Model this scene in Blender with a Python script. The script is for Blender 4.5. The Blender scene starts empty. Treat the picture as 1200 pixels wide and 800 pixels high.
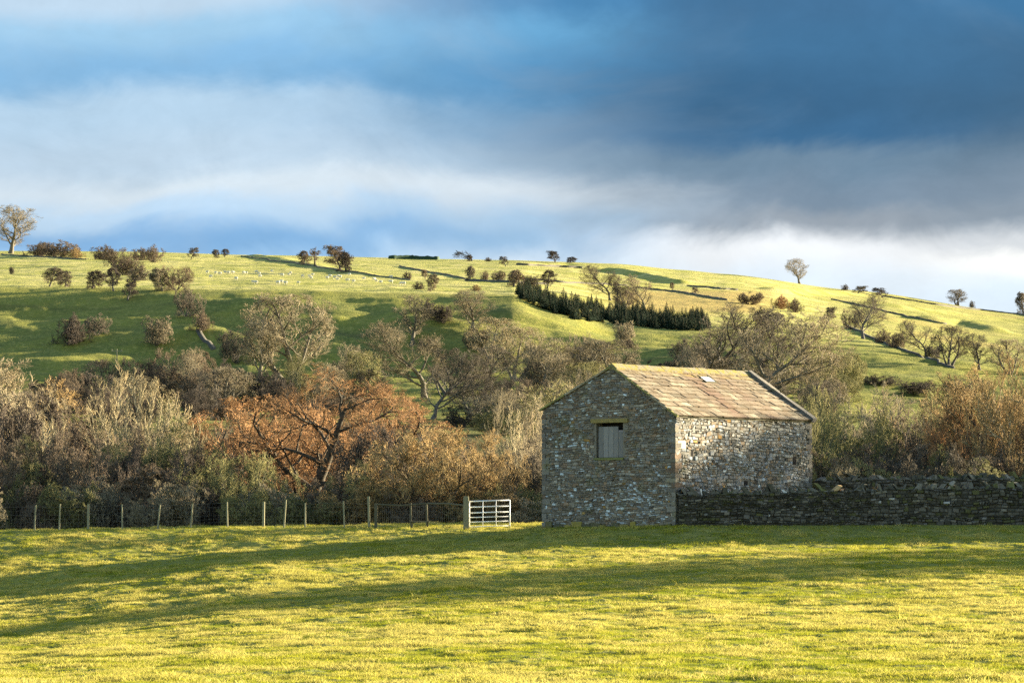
import bpy, math, random
import numpy as np
R = math.radians
F = 4200.0            # focal length in photo pixels (1200 wide)
HY = 615.0            # photo row of the true horizon
# ------------------------------------------------------------------ camera / world / sun
EXPO = 2.84
SUN_EL, SUN_DX, SUN_DY = 9.4, .9, .436
scene = bpy.context.scene
C = scene.collection
cam = bpy.data.objects.new('camera', bpy.data.cameras.new('camera')); C.objects.link(cam)
cam.data.sensor_width = 36; cam.data.lens = 36*F/1200
cam.data.clip_start = .5; cam.data.clip_end = 20000
cam.location = (0, 0, 0); cam.rotation_euler = (math.pi/2 + math.atan((HY-400)/F), 0, 0)
scene.camera = cam
scene.view_settings.view_transform = 'Standard'; scene.view_settings.look = 'None'
scene.view_settings.exposure = EXPO; scene.view_settings.gamma = 1
scene.cycles.max_bounces = 5; scene.cycles.diffuse_bounces = 3; scene.cycles.transmission_bounces = 3
scene.cycles.use_denoising = False
try: scene.cycles.denoiser = 'OPENIMAGEDENOISE'
except Exception: pass

sun = bpy.data.objects.new('sun', bpy.data.lights.new('sun', 'SUN')); C.objects.link(sun)
sun.data.energy = 5.0; sun.data.angle = R(.5); sun.data.color = (1.0, .86, .60)
az = math.atan2(SUN_DX, SUN_DY)                     # clockwise from +Y
sun.rotation_euler = (R(90-SUN_EL), 0, math.pi - az)
sun.location = (60, 40, 40)

def s2l(c):
    return tuple(((v/255)/12.92 if v/255 < .04045 else ((v/255+.055)/1.055)**2.4) for v in c)

world = bpy.data.worlds.new('World'); scene.world = world; world.use_nodes = True
wt = world.node_tree; wt.nodes.clear()
def N(t, typ, **kw):
    n = t.nodes.new(typ)
    for k, v in kw.items(): setattr(n, k, v)
    return n
def setin(t, sock, v):
    if isinstance(v, bpy.types.NodeSocket): t.links.new(v, sock)
    else: sock.default_value = v
def MTH(t, op, a, b=None, c=None, clamp=False):
    n = N(t, 'ShaderNodeMath', operation=op, use_clamp=clamp)
    setin(t, n.inputs[0], a)
    if b is not None: setin(t, n.inputs[1], b)
    if c is not None: setin(t, n.inputs[2], c)
    return n.outputs[0]
def RNG(t, v, a, b, c=0., d=1., smooth=True):
    n = N(t, 'ShaderNodeMapRange'); n.interpolation_type = 'SMOOTHSTEP' if smooth else 'LINEAR'
    setin(t, n.inputs[0], v); n.inputs[1].default_value = a; n.inputs[2].default_value = b
    n.inputs[3].default_value = c; n.inputs[4].default_value = d
    return n.outputs[0]
def MIXC(t, f, a, b, mode='MIX'):
    n = N(t, 'ShaderNodeMix', data_type='RGBA', blend_type=mode)
    setin(t, n.inputs[0], f)
    for s, v in ((n.inputs[6], a), (n.inputs[7], b)):
        if isinstance(v, tuple): v = (*v, 1) if len(v) == 3 else v
        setin(t, s, v)
    return n.outputs[2]
def RAMP(t, f, stops, interp='LINEAR'):
    n = N(t, 'ShaderNodeValToRGB'); cr = n.color_ramp; cr.interpolation = interp
    while len(cr.elements) < len(stops): cr.elements.new(.5)
    for e, (p, c) in zip(cr.elements, stops):
        e.position = p; e.color = (*c, 1) if len(c) == 3 else c
    setin(t, n.inputs[0], f); return n.outputs[0]
def NOISE(t, vec, scale, detail=4, rough=.55, dist=0.):
    n = N(t, 'ShaderNodeTexNoise'); setin(t, n.inputs['Vector'], vec)
    n.inputs['Scale'].default_value = scale; n.inputs['Detail'].default_value = detail
    n.inputs['Roughness'].default_value = rough; n.inputs['Distortion'].default_value = dist
    return n.outputs[0]

def build_world():
    t = wt
    tc = N(t, 'ShaderNodeTexCoord').outputs['Generated']
    sep = N(t, 'ShaderNodeSeparateXYZ'); t.links.new(tc, sep.inputs[0])
    x, y, z = sep.outputs
    ys = MTH(t, 'MAXIMUM', y, .05)
    X = MTH(t, 'ADD', MTH(t, 'MULTIPLY', MTH(t, 'DIVIDE', x, ys), 3.5), .5)         # 0..1 across the view
    Y = MTH(t, 'SUBTRACT', .76875, MTH(t, 'MULTIPLY', MTH(t, 'DIVIDE', z, ys), 5.25)) # 0 top .. .77 horizon
    cmb = N(t, 'ShaderNodeCombineXYZ'); t.links.new(MTH(t, 'ADD', X, 3.1), cmb.inputs[0]); t.links.new(MTH(t, 'MULTIPLY', Y, 1.15), cmb.inputs[1])
    v = cmb.outputs[0]
    n1 = MTH(t, 'SUBTRACT', NOISE(t, v, 3.6, 5, .55, .8), .5)
    cmb2 = N(t, 'ShaderNodeCombineXYZ'); t.links.new(MTH(t, 'ADD', X, 7.3), cmb2.inputs[0]); t.links.new(MTH(t, 'MULTIPLY', Y, 1.0), cmb2.inputs[1])
    n2 = MTH(t, 'SUBTRACT', NOISE(t, cmb2.outputs[0], 3.4, 6, .55, .6), .5)
    n3 = MTH(t, 'SUBTRACT', NOISE(t, cmb2.outputs[0], 9., 8, .62, .5), .5)
    n4 = MTH(t, 'SUBTRACT', NOISE(t, cmb2.outputs[0], 24., 8, .65, .8), .5)
    Xw = MTH(t, 'ADD', X, MTH(t, 'MULTIPLY', n2, .34))
    Yw = MTH(t, 'ADD', Y, MTH(t, 'ADD', MTH(t, 'MULTIPLY', n1, .13), MTH(t, 'MULTIPLY', n3, .04)))
    L = lambda *st: RAMP(t, MTH(t, 'MULTIPLY', Yw, 2.), [(p*2, s2l(c)) for p, c in st], 'EASE')
    left = L((0,(186,210,230)), (.05,(154,196,226)), (.105,(130,178,216)), (.155,(176,204,226)), (.22,(186,208,226)), (.275,(208,222,232)), (.315,(185,212,235)), (.36,(126,172,215)), (.40,(150,190,225)))
    mid = L((0,(78,136,182)), (.055,(102,162,204)), (.12,(84,142,186)), (.18,(124,162,194)), (.235,(156,182,204)), (.285,(206,218,227)), (.33,(164,194,220)), (.365,(150,184,214)), (.42,(205,220,232)))
    right = L((0,(68,112,150)), (.07,(66,112,150)), (.14,(60,102,138)), (.19,(62,106,144)), (.235,(108,134,156)), (.29,(122,142,161)), (.325,(148,159,170)), (.372,(232,236,239)), (.42,(218,230,240)))
    far = L((0,(66,118,160)), (.08,(66,106,140)), (.15,(70,106,136)), (.21,(88,114,136)), (.28,(120,138,155)), (.325,(132,147,161)), (.362,(205,210,214)), (.392,(252,252,248)), (.45,(212,228,240)))
    c = MIXC(t, RNG(t, Xw, .2, .56), left, mid)
    c = MIXC(t, RNG(t, Xw, .50, .72), c, right)
    c = MIXC(t, RNG(t, Xw, .80, 1.05), c, far)
    bri = MTH(t, 'ADD', 1.12, MTH(t, 'ADD', MTH(t, 'MULTIPLY', n1, .2), MTH(t, 'ADD', MTH(t, 'MULTIPLY', n3, .36), MTH(t, 'MULTIPLY', n4, .14))))
    bc = N(t, 'ShaderNodeCombineColor'); [t.links.new(bri, bc.inputs[i]) for i in range(3)]
    c = MIXC(t, 1.0, c, bc.outputs[0], 'MULTIPLY')
    wisp = RNG(t, n2, .0, .28, 0., .45)
    c = MIXC(t, wisp, c, MIXC(t, RNG(t, X, .3, .75), s2l((190, 212, 232)), s2l((120, 150, 176))))
    k = 1.0/2**EXPO
    c = MIXC(t, 1.0, c, (k, k, k), 'MULTIPLY')
    sky = N(t, 'ShaderNodeTexSky', sky_type='NISHITA', sun_disc=False)
    sky.sun_elevation = R(SUN_EL); sky.sun_rotation = az
    sky.air_density = 1.0; sky.dust_density = .6; sky.ozone_density = 1.5
    b1 = N(t, 'ShaderNodeBackground'); t.links.new(sky.outputs[0], b1.inputs[0]); b1.inputs[1].default_value = .064
    b2 = N(t, 'ShaderNodeBackground'); t.links.new(c, b2.inputs[0]); b2.inputs[1].default_value = 1.0
    mx = N(t, 'ShaderNodeMixShader'); t.links.new(RNG(t, y, .5, .9), mx.inputs[0])
    t.links.new(b1.outputs[0], mx.inputs[1]); t.links.new(b2.outputs[0], mx.inputs[2])
    out = N(t, 'ShaderNodeOutputWorld'); t.links.new(mx.outputs[0], out.inputs[0])
build_world()

# ------------------------------------------------------------------ numpy noise
def _h(ix, iy, s):
    n = (ix.astype(np.int64)*374761393 + iy.astype(np.int64)*668265263 + s*2147483647) & 0xffffffff
    n = ((n ^ (n >> 13))*1274126177) & 0xffffffff
    return ((n ^ (n >> 16)) & 0xffff)/65535.0
def vn(x, y, s=0):
    x = np.asarray(x, float); y = np.asarray(y, float)
    ix = np.floor(x); iy = np.floor(y); fx = x-ix; fy = y-iy
    fx = fx*fx*fx*(fx*(fx*6-15)+10); fy = fy*fy*fy*(fy*(fy*6-15)+10)
    a = _h(ix, iy, s); b = _h(ix+1, iy, s); c = _h(ix, iy+1, s); d = _h(ix+1, iy+1, s)
    return (a+(b-a)*fx)*(1-fy)+(c+(d-c)*fx)*fy
def fbm(x, y, s=0, o=4, g=.5):
    t = 0; a = 1; n = 0
    for i in range(o):
        t = t+a*(vn(x*2**i+i*17.3, y*2**i-i*9.1, s+i)-.5); n += a; a *= g
    return t/n*2
def sstep(a, b, v):
    t = np.clip((v-a)/(b-a), 0, 1); return t*t*(3-2*t)

# ------------------------------------------------------------------ terrain
def pchip(xk, yk):
    xk = np.array(xk, float); yk = np.array(yk, float)
    h = np.diff(xk); dl = np.diff(yk)/h; m = np.zeros(len(xk))
    for i in range(1, len(xk)-1):
        if dl[i-1]*dl[i] > 0:
            w1 = 2*h[i]+h[i-1]; w2 = h[i]+2*h[i-1]; m[i] = (w1+w2)/(w1/dl[i-1]+w2/dl[i])
    m[0] = dl[0]; m[-1] = dl[-1]
    def f(x):
        x = np.clip(x, xk[0], xk[-1]); i = np.clip(np.searchsorted(xk, x)-1, 0, len(xk)-2)
        t = (x-xk[i])/h[i]; t2 = t*t; t3 = t2*t
        return yk[i]*(2*t3-3*t2+1)+h[i]*m[i]*(t3-2*t2+t)+yk[i+1]*(3*t2-2*t3)+h[i]*m[i+1]*(t3-t2)
    return f
def Z(y, d): return (HY-y)/F*d
PROF = {   # photo column -> list of (distance, height)
 0:   [(0,-1.7),(30,-2.2),(60,-2.72),(80,-3.15),(100,-3.38),(115,-3.1),(128,-2.56),(138.2,-2.04),(146,-1.1),(152,-.36),(156,-.25),(162,-.7),(172,-1.8),(200,-4),(260,-7)],
 300: [(0,-1.7),(30,-2.2),(60,-2.64),(80,-2.8),(100,-2.75),(115,-2.25),(124,-1.78),(132.3,-1.39),(142.8,-1.05),(148,-.5),(152,-.15),(156,-.05),(162,-.5),(172,-1.6),(200,-4),(260,-7)],
 600: [(0,-1.7),(30,-2.2),(60,-2.64),(80,-2.6),(100,-2.35),(115,-1.85),(125,-1.38),(136.9,-.82),(143,-.5),(147.8,-.25),(150,-.1),(156,.05),(163,-.2),(172,-1.2),(200,-4),(260,-7)],
 650: [(0,-1.7),(30,-2.2),(60,-2.64),(80,-2.58),(100,-2.3),(115,-1.8),(125,-1.33),(136,-.7),(141,-.25),(144.3,-.06),(150,.05),(156,.1),(163,-.1),(172,-1.1),(200,-4),(260,-7)],
 800: [(0,-1.7),(30,-2.2),(60,-2.64),(80,-2.55),(100,-2.15),(115,-1.6),(125,-1.2),(133,-.85),(137,-.4),(140,.0),(146,.2),(154,.4),(163,.2),(175,-1.0),(200,-3.5),(260,-7)],
 1200:[(0,-1.7),(30,-2.2),(60,-2.64),(80,-2.5),(100,-2.05),(115,-1.5),(125,-1.15),(133,-.82),(137,-.4),(140,.0),(146,.2),(154,.5),(163,.3),(175,-.8),(200,-3.2),(260,-7)],
}
HILL = {   # photo column -> (distance, photo row)
 0:   [(330,515),(420,478),(520,462),(640,458),(705,446),(770,366),(796,338),(815,334.5),(1000,318),(1350,294)],
 150: [(330,515),(420,482),(520,466),(640,460),(705,447),(770,368),(796,340),(815,336.5),(1000,318),(1350,295)],
 300: [(330,515),(420,486),(520,470),(640,460),(705,447),(770,369),(796,341),(815,337.5),(1000,321),(1350,299)],
 600: [(330,520),(420,492),(520,470),(640,456),(705,442),(770,371),(796,346),(815,342),(1000,328),(1350,305)],
 720: [(330,520),(420,492),(520,470),(640,462),(705,450),(770,402),(796,384),(815,374),(1000,345),(1350,309)],
 850: [(330,520),(420,492),(520,474),(640,448),(700,426),(770,402),(796,391),(815,384),(1000,350),(1350,321)],
 1000:[(330,520),(420,494),(520,478),(640,456),(700,438),(770,414),(796,405),(815,399),(1000,370),(1350,340)],
 1200:[(330,520),(420,498),(520,484),(640,466),(700,452),(770,434),(796,428),(815,423),(1000,396),(1350,368)],
}
def merge_cols():
    cols = sorted(set(PROF)|set(HILL)); out = []
    dn = [r[0] for r in PROF[0]]
    for c in cols:
        def pick(T):
            ks = sorted(T); lo = max([k for k in ks if k <= c]); hi = min([k for k in ks if k >= c])
            return lo, hi, (0 if hi == lo else (c-lo)/(hi-lo))
        lo, hi, t = pick(PROF)
        dd = np.array([0,30,60,80,90,100,108,115,121,126,130,133,135,137,138.5,140,142,144,146,148,150,152,154,156,158,160,163,167,172,180,200,230,260.])
        z = pchip(*zip(*PROF[lo]))(dd)*(1-t)+pchip(*zip(*PROF[hi]))(dd)*t
        lo, hi, t = pick(HILL)
        hd = np.array([r[0] for r in HILL[lo]], float)
        hz = Z(np.array([r[1] for r in HILL[lo]]), hd)*(1-t)+Z(np.array([r[1] for r in HILL[hi]]), hd)*t
        zz = list(hz); e = zz[-1]; z0 = zz[-2]
        ex = [1090, 1180, 1260, 1320]; zz = zz[:-1]+[z0+(e-z0)*(q-1000)/350 for q in ex]+[e]; hd = np.concatenate([hd[:-1], ex, hd[-1:]])
        out.append(pchip(list(dd)+list(hd)+[1500, 2200, 6000], list(z)+zz+[e+1.5, e-25, e-160]))
    return np.array(cols, float), out
COLS, CF = merge_cols()
def base_z(x, y):
    x = np.asarray(x, float); y = np.asarray(y, float)
    d = np.maximum(y, 0); px = np.clip(600+F*x/np.maximum(y, 20), COLS[0], COLS[-1])
    v = np.stack([f(d) for f in CF])
    i = np.clip(np.searchsorted(COLS, px)-1, 0, len(COLS)-2)
    t = (px-COLS[i])/(COLS[i+1]-COLS[i]); t = t*t*(3-2*t)*.5+t*.5
    ii = np.indices(px.shape)
    return v[(i, *ii)]*(1-t)+v[(i+1, *ii)]*t
def ground_z(x, y):
    x = np.asarray(x, float); y = np.asarray(y, float)
    z = base_z(x, y)
    px = 600+F*x/np.maximum(y, 20)
    fg = 1-sstep(150, 175, y)
    near = fg*sstep(30, 55, y)
    calm = 1-.8*sstep(133, 138, y)*(px > 600)
    z = z + near*calm*(.04*fbm(x/9, y/9, 3, 2)+.06*fbm(x/1.7, y/1.9, 5, 3)+.085*np.maximum(fbm(x/.62, y/.7, 9, 3, .6), -.12))
    hl = sstep(300, 420, y)*(1-sstep(1250, 1340, y)*.9)
    steep = sstep(450, 600, y)*(1-sstep(770, 800, y))
    z = z + hl*(.5*fbm(x/26, y/30, 11, 3)+.26*fbm(x/6, y/9, 12, 4, .6))
    z = z + steep*(1.9*fbm(x/55, y/38, 15, 4, .6)+.8*fbm(x/22, y/14, 17, 3)+1.0*fbm(x/48, y/7, 19, 3, .6))
    # low terraces and old plough ridges on the slope
    ridg = steep*sstep(640, 700, y)*sstep(230, 290, px)*(1-sstep(530, 600, px))
    z = z + ridg*.55*np.sin((x*.8+y*.42)/3.4+2.*fbm(x/30, y/30, 21, 2))
    z = z + sstep(380, 430, y)*(1-sstep(600, 660, y))*.9*fbm(x/90, y/9, 23, 3)
    for (P, h, w) in BANKS:
        dm = np.full(z.shape, 1e9)
        for (x0, y0), (x1, y1) in zip(P[:-1], P[1:]):
            L2 = (x1-x0)**2+(y1-y0)**2+1e-9; t = np.clip(((x-x0)*(x1-x0)+(y-y0)*(y1-y0))/L2, 0, 1)
            dm = np.minimum(dm, np.hypot(x-x0-t*(x1-x0), y-y0-t*(y1-y0)))
        z = z+h*np.exp(-(dm/w)**2)
    return z
BANKS = []
def gz(x, y): return float(ground_z(np.array([x]), np.array([y]))[0])
def hit(px, py, lo=330, hi=1345):
    d = np.arange(lo, hi, 1.0); x = (px-600)/F*d
    row = HY-ground_z(x, d)/d*F
    k = np.nonzero(row <= py)[0]
    i = k[0] if len(k) else int(np.argmin(row))
    return float(x[i]), float(d[i])

_b = []
for pts, h, w in (([(716,318),(745,322),(775,328),(800,333)], 1.5, 3.6), ([(906,342),(960,344),(1012,347)], 1.6, 5), ([(1092,378),(1130,381),(1166,390)], 2.0, 6),
                  ([(620,310),(660,310),(690,313)], .8, 5), ([(300,300),(345,308),(420,321)], .8, 4), ([(1040,360),(1110,367),(1200,377)], 1.0, 5), ([(640,331),(700,333),(735,335)], .7, 5)):
    _b.append(([hit(a, b, 800) for a, b in pts], h, w))
BANKS = _b
# ------------------------------------------------------------------ mesh helpers
def mesh_np(name, V, Fc, k=4, mat=None, parent=None, smooth=False, fcol=None, link=True):
    """V (n,3), Fc (m,k) uniform polygons"""
    me = bpy.data.meshes.new(name)
    V = np.asarray(V, np.float32); Fc = np.asarray(Fc, np.int32)
    me.vertices.add(len(V)); me.vertices.foreach_set('co', V.ravel())
    me.loops.add(Fc.size); me.loops.foreach_set('vertex_index', Fc.ravel())
    me.polygons.add(len(Fc)); me.polygons.foreach_set('loop_start', np.arange(0, Fc.size, Fc.shape[1], dtype=np.int32))
    if smooth: me.polygons.foreach_set('use_smooth', np.ones(len(Fc), bool))
    if fcol is not None:
        at = me.attributes.new('tone', 'FLOAT_COLOR', 'FACE')
        cc = np.ones((len(Fc), 4), np.float32); cc[:, :3] = fcol; at.data.foreach_set('color', cc.ravel())
    me.update(calc_edges=True)
    if mat: me.materials.append(mat)
    if not link: return me
    o = bpy.data.objects.new(name, me); C.objects.link(o)
    if parent: o.parent = parent
    return o
class MB:
    """collects quads as ONE mesh with a colour per face"""
    def __init__(s): s.v = []; s.f = []; s.c = []
    def quad(s, a, b, c, d, col=(1, 1, 1)):
        n = len(s.v); s.v += [a, b, c, d]; s.f.append((n, n+1, n+2, n+3)); s.c.append(col)
    def hexa(s, P, col=(1, 1, 1)):   # P: 8 points, bottom 4 (ccw) top 4
        n = len(s.v); s.v += [tuple(p) for p in P]
        for q in ((3,2,1,0), (4,5,6,7), (0,1,5,4), (1,2,6,5), (2,3,7,6), (3,0,4,7)):
            s.f.append(tuple(n+i for i in q)); s.c.append(col)
    def box(s, o, ux, uy, uz, col=(1, 1, 1), jit=0., rng=None, bev=0.):
        """o = corner, ux uy uz = edge vectors; bev chamfers the top ring inwards"""
        o = np.array(o, float); ux, uy, uz = (np.array(q, float) for q in (ux, uy, uz))
        P = [o, o+ux, o+ux+uy, o+uy]; P = P+[p+uz for p in P]
        if jit:
            P = [p+np.array([rng.uniform(-jit, jit) for _ in range(3)]) for p in P]
        s.hexa(P, col)
    def tube(s, a, b, r0, r1, n=8, col=(1, 1, 1)):
        a = np.array(a, float); b = np.array(b, float); d = b-a; d /= np.linalg.norm(d)
        u = np.cross(d, (.3, .2, 1) if abs(d[2]) < .9 else (1, 0, 0)); u /= np.linalg.norm(u); w = np.cross(d, u)
        m = len(s.v)
        for p, r in ((a, r0), (b, r1)):
            for i in range(n):
                t = 2*math.pi*i/n; s.v.append(tuple(p+r*(u*math.cos(t)+w*math.sin(t))))
        s.v.append(tuple(a)); s.v.append(tuple(b))
        for i in range(n):
            j = (i+1) % n
            s.f.append((m+i, m+j, m+n+j, m+n+i)); s.c.append(col)
            s.f.append((m+2*n, m+j, m+i)); s.c.append(col)
            s.f.append((m+2*n+1, m+n+i, m+n+j)); s.c.append(col)
    def build(s, name, mat, parent=None, smooth=False):
        me = bpy.data.meshes.new(name); me.from_pydata([tuple(map(float, v)) for v in s.v], [], s.f)
        at = me.attributes.new('tone', 'FLOAT_COLOR', 'FACE')
        cc = np.ones((len(s.f), 4), np.float32); cc[:, :3] = np.array(s.c, np.float32); at.data.foreach_set('color', cc.ravel())
        if smooth: me.polygons.foreach_set('use_smooth', np.ones(len(me.polygons), bool))
        me.update(); me.materials.append(mat)
        o = bpy.data.objects.new(name, me); C.objects.link(o)
        if parent: o.parent = parent
        return o
def tag(o, label=None, cat=None, group=None, kind=None):
    if label: o['label'] = label
    if cat: o['category'] = cat
    if group: o['group'] = group
    if kind: o['kind'] = kind
    return o
def empty(name, loc, rz=0.):
    o = bpy.data.objects.new(name, None); C.objects.link(o); o.location = loc; o.rotation_euler = (0, 0, rz)
    o.empty_display_size = .5; return o

# ------------------------------------------------------------------ materials
def mat(name, fn, rough=.9, bump=None, spec=.2, sub=None):
    m = bpy.data.materials.new(name); m.use_nodes = True; t = m.node_tree
    b = t.nodes['Principled BSDF']; b.inputs['Roughness'].default_value = rough
    b.inputs['Specular IOR Level'].default_value = spec
    P = N(t, 'ShaderNodeNewGeometry').outputs['Position']
    O = N(t, 'ShaderNodeTexCoord').outputs['Object']
    c = fn(t, P, O)
    if isinstance(c, tuple): b.inputs['Base Color'].default_value = (*c, 1)
    else: t.links.new(c, b.inputs['Base Color'])
    if bump:
        sc, st, di = bump
        bn = N(t, 'ShaderNodeBump'); bn.inputs['Strength'].default_value = st; bn.inputs['Distance'].default_value = di
        t.links.new(NOISE(t, P, sc, 6, .65), bn.inputs['Height']); t.links.new(bn.outputs[0], b.inputs['Normal'])
    return m
def ATT(t, name='tone'):
    n = N(t, 'ShaderNodeAttribute'); n.attribute_name = name; return n.outputs['Color']
def squash(t, P, sx, sy, sz):
    n = N(t, 'ShaderNodeVectorMath', operation='MULTIPLY'); t.links.new(P, n.inputs[0]); n.inputs[1].default_value = (sx, sy, sz); return n.outputs[0]

GREEN = (.125, .14, .034); LUSH = (.07, .145, .014); STRAW = (.30, .265, .075)
def ground_fn(t, P, O):
    m = N(t, 'ShaderNodeAttribute'); m.attribute_name = 'mask'
    s = N(t, 'ShaderNodeSeparateColor'); t.links.new(m.outputs['Color'], s.inputs[0])
    n1 = NOISE(t, P, .09, 5, .6); n2 = NOISE(t, P, 1.1, 5, .65); n3 = NOISE(t, P, .012, 4, .55)
    c = MIXC(t, RNG(t, n1, .38, .64), GREEN, (.19, .19, .035))
    c = MIXC(t, RNG(t, n2, .45, .68, 0, .75), c, STRAW)
    c = MIXC(t, RNG(t, n3, .4, .62, 0, .4), c, (.22, .2, .05))
    up = MIXC(t, RNG(t, n1, .35, .65), (.27, .27, .055), (.43, .38, .14))
    c = MIXC(t, s.outputs[1], c, up)
    c = MIXC(t, s.outputs[0], c, MIXC(t, RNG(t, n2, .3, .7), (.36, .22, .08), (.30, .25, .075)))
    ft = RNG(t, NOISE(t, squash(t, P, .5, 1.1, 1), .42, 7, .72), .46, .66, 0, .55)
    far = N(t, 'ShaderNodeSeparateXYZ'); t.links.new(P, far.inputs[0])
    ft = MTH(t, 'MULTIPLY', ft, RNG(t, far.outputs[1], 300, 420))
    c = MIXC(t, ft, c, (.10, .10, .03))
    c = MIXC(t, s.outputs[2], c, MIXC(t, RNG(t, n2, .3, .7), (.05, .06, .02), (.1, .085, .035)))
    return c
M_ground = mat('pasture_turf', ground_fn, .95, (2.2, .8, .25), .05)
def stone_fn(lich=.35, dark=1.):
    def f(t, P, O):
        a = ATT(t)
        n = NOISE(t, P, 9., 5, .7)
        c = MIXC(t, RNG(t, n, .3, .75, .0, .55), a, MIXC(t, 1., a, (.45, .42, .38), 'MULTIPLY'))
        l = RNG(t, NOISE(t, P, 14., 3, .7), .62, .72, 0, lich)
        c = MIXC(t, l, c, (.5, .5, .46))
        mo = RNG(t, NOISE(t, P, 1.3, 4, .6), .55, .72, 0, .5)
        return MIXC(t, mo, c, (.12*dark, .12*dark, .045*dark))
    return f
M_barn = mat('rubble_stone', stone_fn(.45), .92, (26, .5, .03))
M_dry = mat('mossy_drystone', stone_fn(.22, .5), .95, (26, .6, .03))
M_mortar = mat('earth_mortar', lambda t, P, O: MIXC(t, NOISE(t, P, 5, 4), (.13, .115, .09), (.2, .18, .14)), .95, (30, .6, .03))
def slate_fn(t, P, O):
    a = ATT(t)
    c = MIXC(t, RNG(t, NOISE(t, P, 2.2, 6, .75), .42, .62, 0, .7), a, (.13, .09, .05))
    c = MIXC(t, RNG(t, NOISE(t, P, 16., 3, .6), .6, .72, 0, .4), c, (.36, .33, .25))
    return c
M_slate = mat('stone_slate', slate_fn, .85, (14, .4, .02))
M_moss = mat('mossy_ridge_stone', lambda t, P, O: MIXC(t, RNG(t, NOISE(t, P, 4., 5, .7), .4, .6), (.2, .165, .03), (.17, .15, .11)), .95, (20, .6, .03))
M_wood = mat('weathered_wood', lambda t, P, O: MIXC(t, NOISE(t, squash(t, P, 9, 9, 1.2), 2.5, 5, .7), (.15, .14, .09), (.28, .26, .15)), .85, (20, .4, .01))
M_board = mat('grey_boarding', lambda t, P, O: MIXC(t, 1., ATT(t), MIXC(t, NOISE(t, squash(t, P, 9, 9, 1.), 2.5, 5, .7), (.55, .55, .6), (1.2, 1.15, 1.1)), 'MULTIPLY'), .8, (20, .4, .01))
M_dwood = mat('dark_wet_wood', lambda t, P, O: MIXC(t, NOISE(t, P, 6., 5, .7), (.06, .055, .04), (.13, .12, .07)), .9, (20, .4, .01))
M_white = mat('galvanised_white_bar', lambda t, P, O: MIXC(t, RNG(t, NOISE(t, P, 7, 4, .6), .5, .75), (.85, .85, .83), (.6, .57, .52)), .45, None, .5)
M_wire = mat('galvanised_wire', lambda t, P, O: (.12, .11, .09), .5, None, .5)
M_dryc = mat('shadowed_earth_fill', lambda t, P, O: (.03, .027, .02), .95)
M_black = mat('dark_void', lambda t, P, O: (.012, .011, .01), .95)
M_wool = mat('wool', lambda t, P, O: MIXC(t, NOISE(t, P, 8), (.42, .39, .31), (.6, .57, .47)), .95)
M_glass = mat('rooflight_glass', lambda t, P, O: (.75, .8, .85), .12, None, .8)
M_field = mat('field_wall_stone', lambda t, P, O: MIXC(t, NOISE(t, P, 1.2, 5, .7), (.04, .037, .03), (.12, .11, .085)), .95, (3, .7, .2))
M_moor = mat('moor_heather', lambda t, P, O: MIXC(t, NOISE(t, P, .02, 5, .6), (.03, .035, .04), (.06, .06, .05)), .95)
M_bark = mat('bark', lambda t, P, O: MIXC(t, NOISE(t, squash(t, P, 1, 1, .3), 6, 5, .7), (.05, .042, .03), (.16, .14, .09)), .95, (12, .5, .02))
M_palebark = (.26, .235, .16)
def tint_fn(k, lo, hi):
    def f(t, P, O):
        oi = N(t, 'ShaderNodeObjectInfo')
        c = MIXC(t, RNG(t, NOISE(t, P, k, 4, .6), .35, .65), MIXC(t, 1., oi.outputs['Color'], lo, 'MULTIPLY'), MIXC(t, 1., oi.outputs['Color'], hi, 'MULTIPLY'))
        hsv = N(t, 'ShaderNodeHueSaturation'); setin(t, hsv.inputs['Value'], RNG(t, oi.outputs['Random'], 0, 1, .8, 1.2, False)); t.links.new(c, hsv.inputs['Color'])
        return hsv.outputs[0]
    return f
M_twig = mat('winter_twigs', tint_fn(.5, (.68, .7, .66), (1.05, 1.03, 1.)), .85, None, .15)
M_limb = mat('limb_bark', tint_fn(5., (.5, .5, .5), (1.3, 1.3, 1.25)), .95, (12, .5, .02))
def twigmat(name, a, b, k=.5): return a
PAL = {
 'straw': twigmat('straw_twigs', (.38, .31, .185), (.25, .20, .11)),
 'buff':  twigmat('buff_twigs', (.27, .22, .14), (.18, .15, .085)),
 'olive': twigmat('olive_twigs', (.22, .20, .08), (.15, .13, .05)),
 'orange':twigmat('orange_twigs', (.30, .205, .09), (.25, .165, .06)),
 'rust':  twigmat('rust_twigs', (.38, .21, .095), (.26, .165, .075)),
 'brown': twigmat('brown_twigs', (.165, .12, .08), (.13, .09, .055)),
 'dark':  twigmat('dark_twigs', (.085, .065, .05), (.05, .045, .035)),
 'grey':  twigmat('grey_twigs', (.13, .105, .075), (.085, .07, .05)),
}
def needle_fn(t, P, O):
    return MIXC(t, NOISE(t, P, .8, 4), (.012, .032, .018), (.03, .055, .02))
M_needle = mat('spruce_needles', needle_fn, .8)

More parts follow.
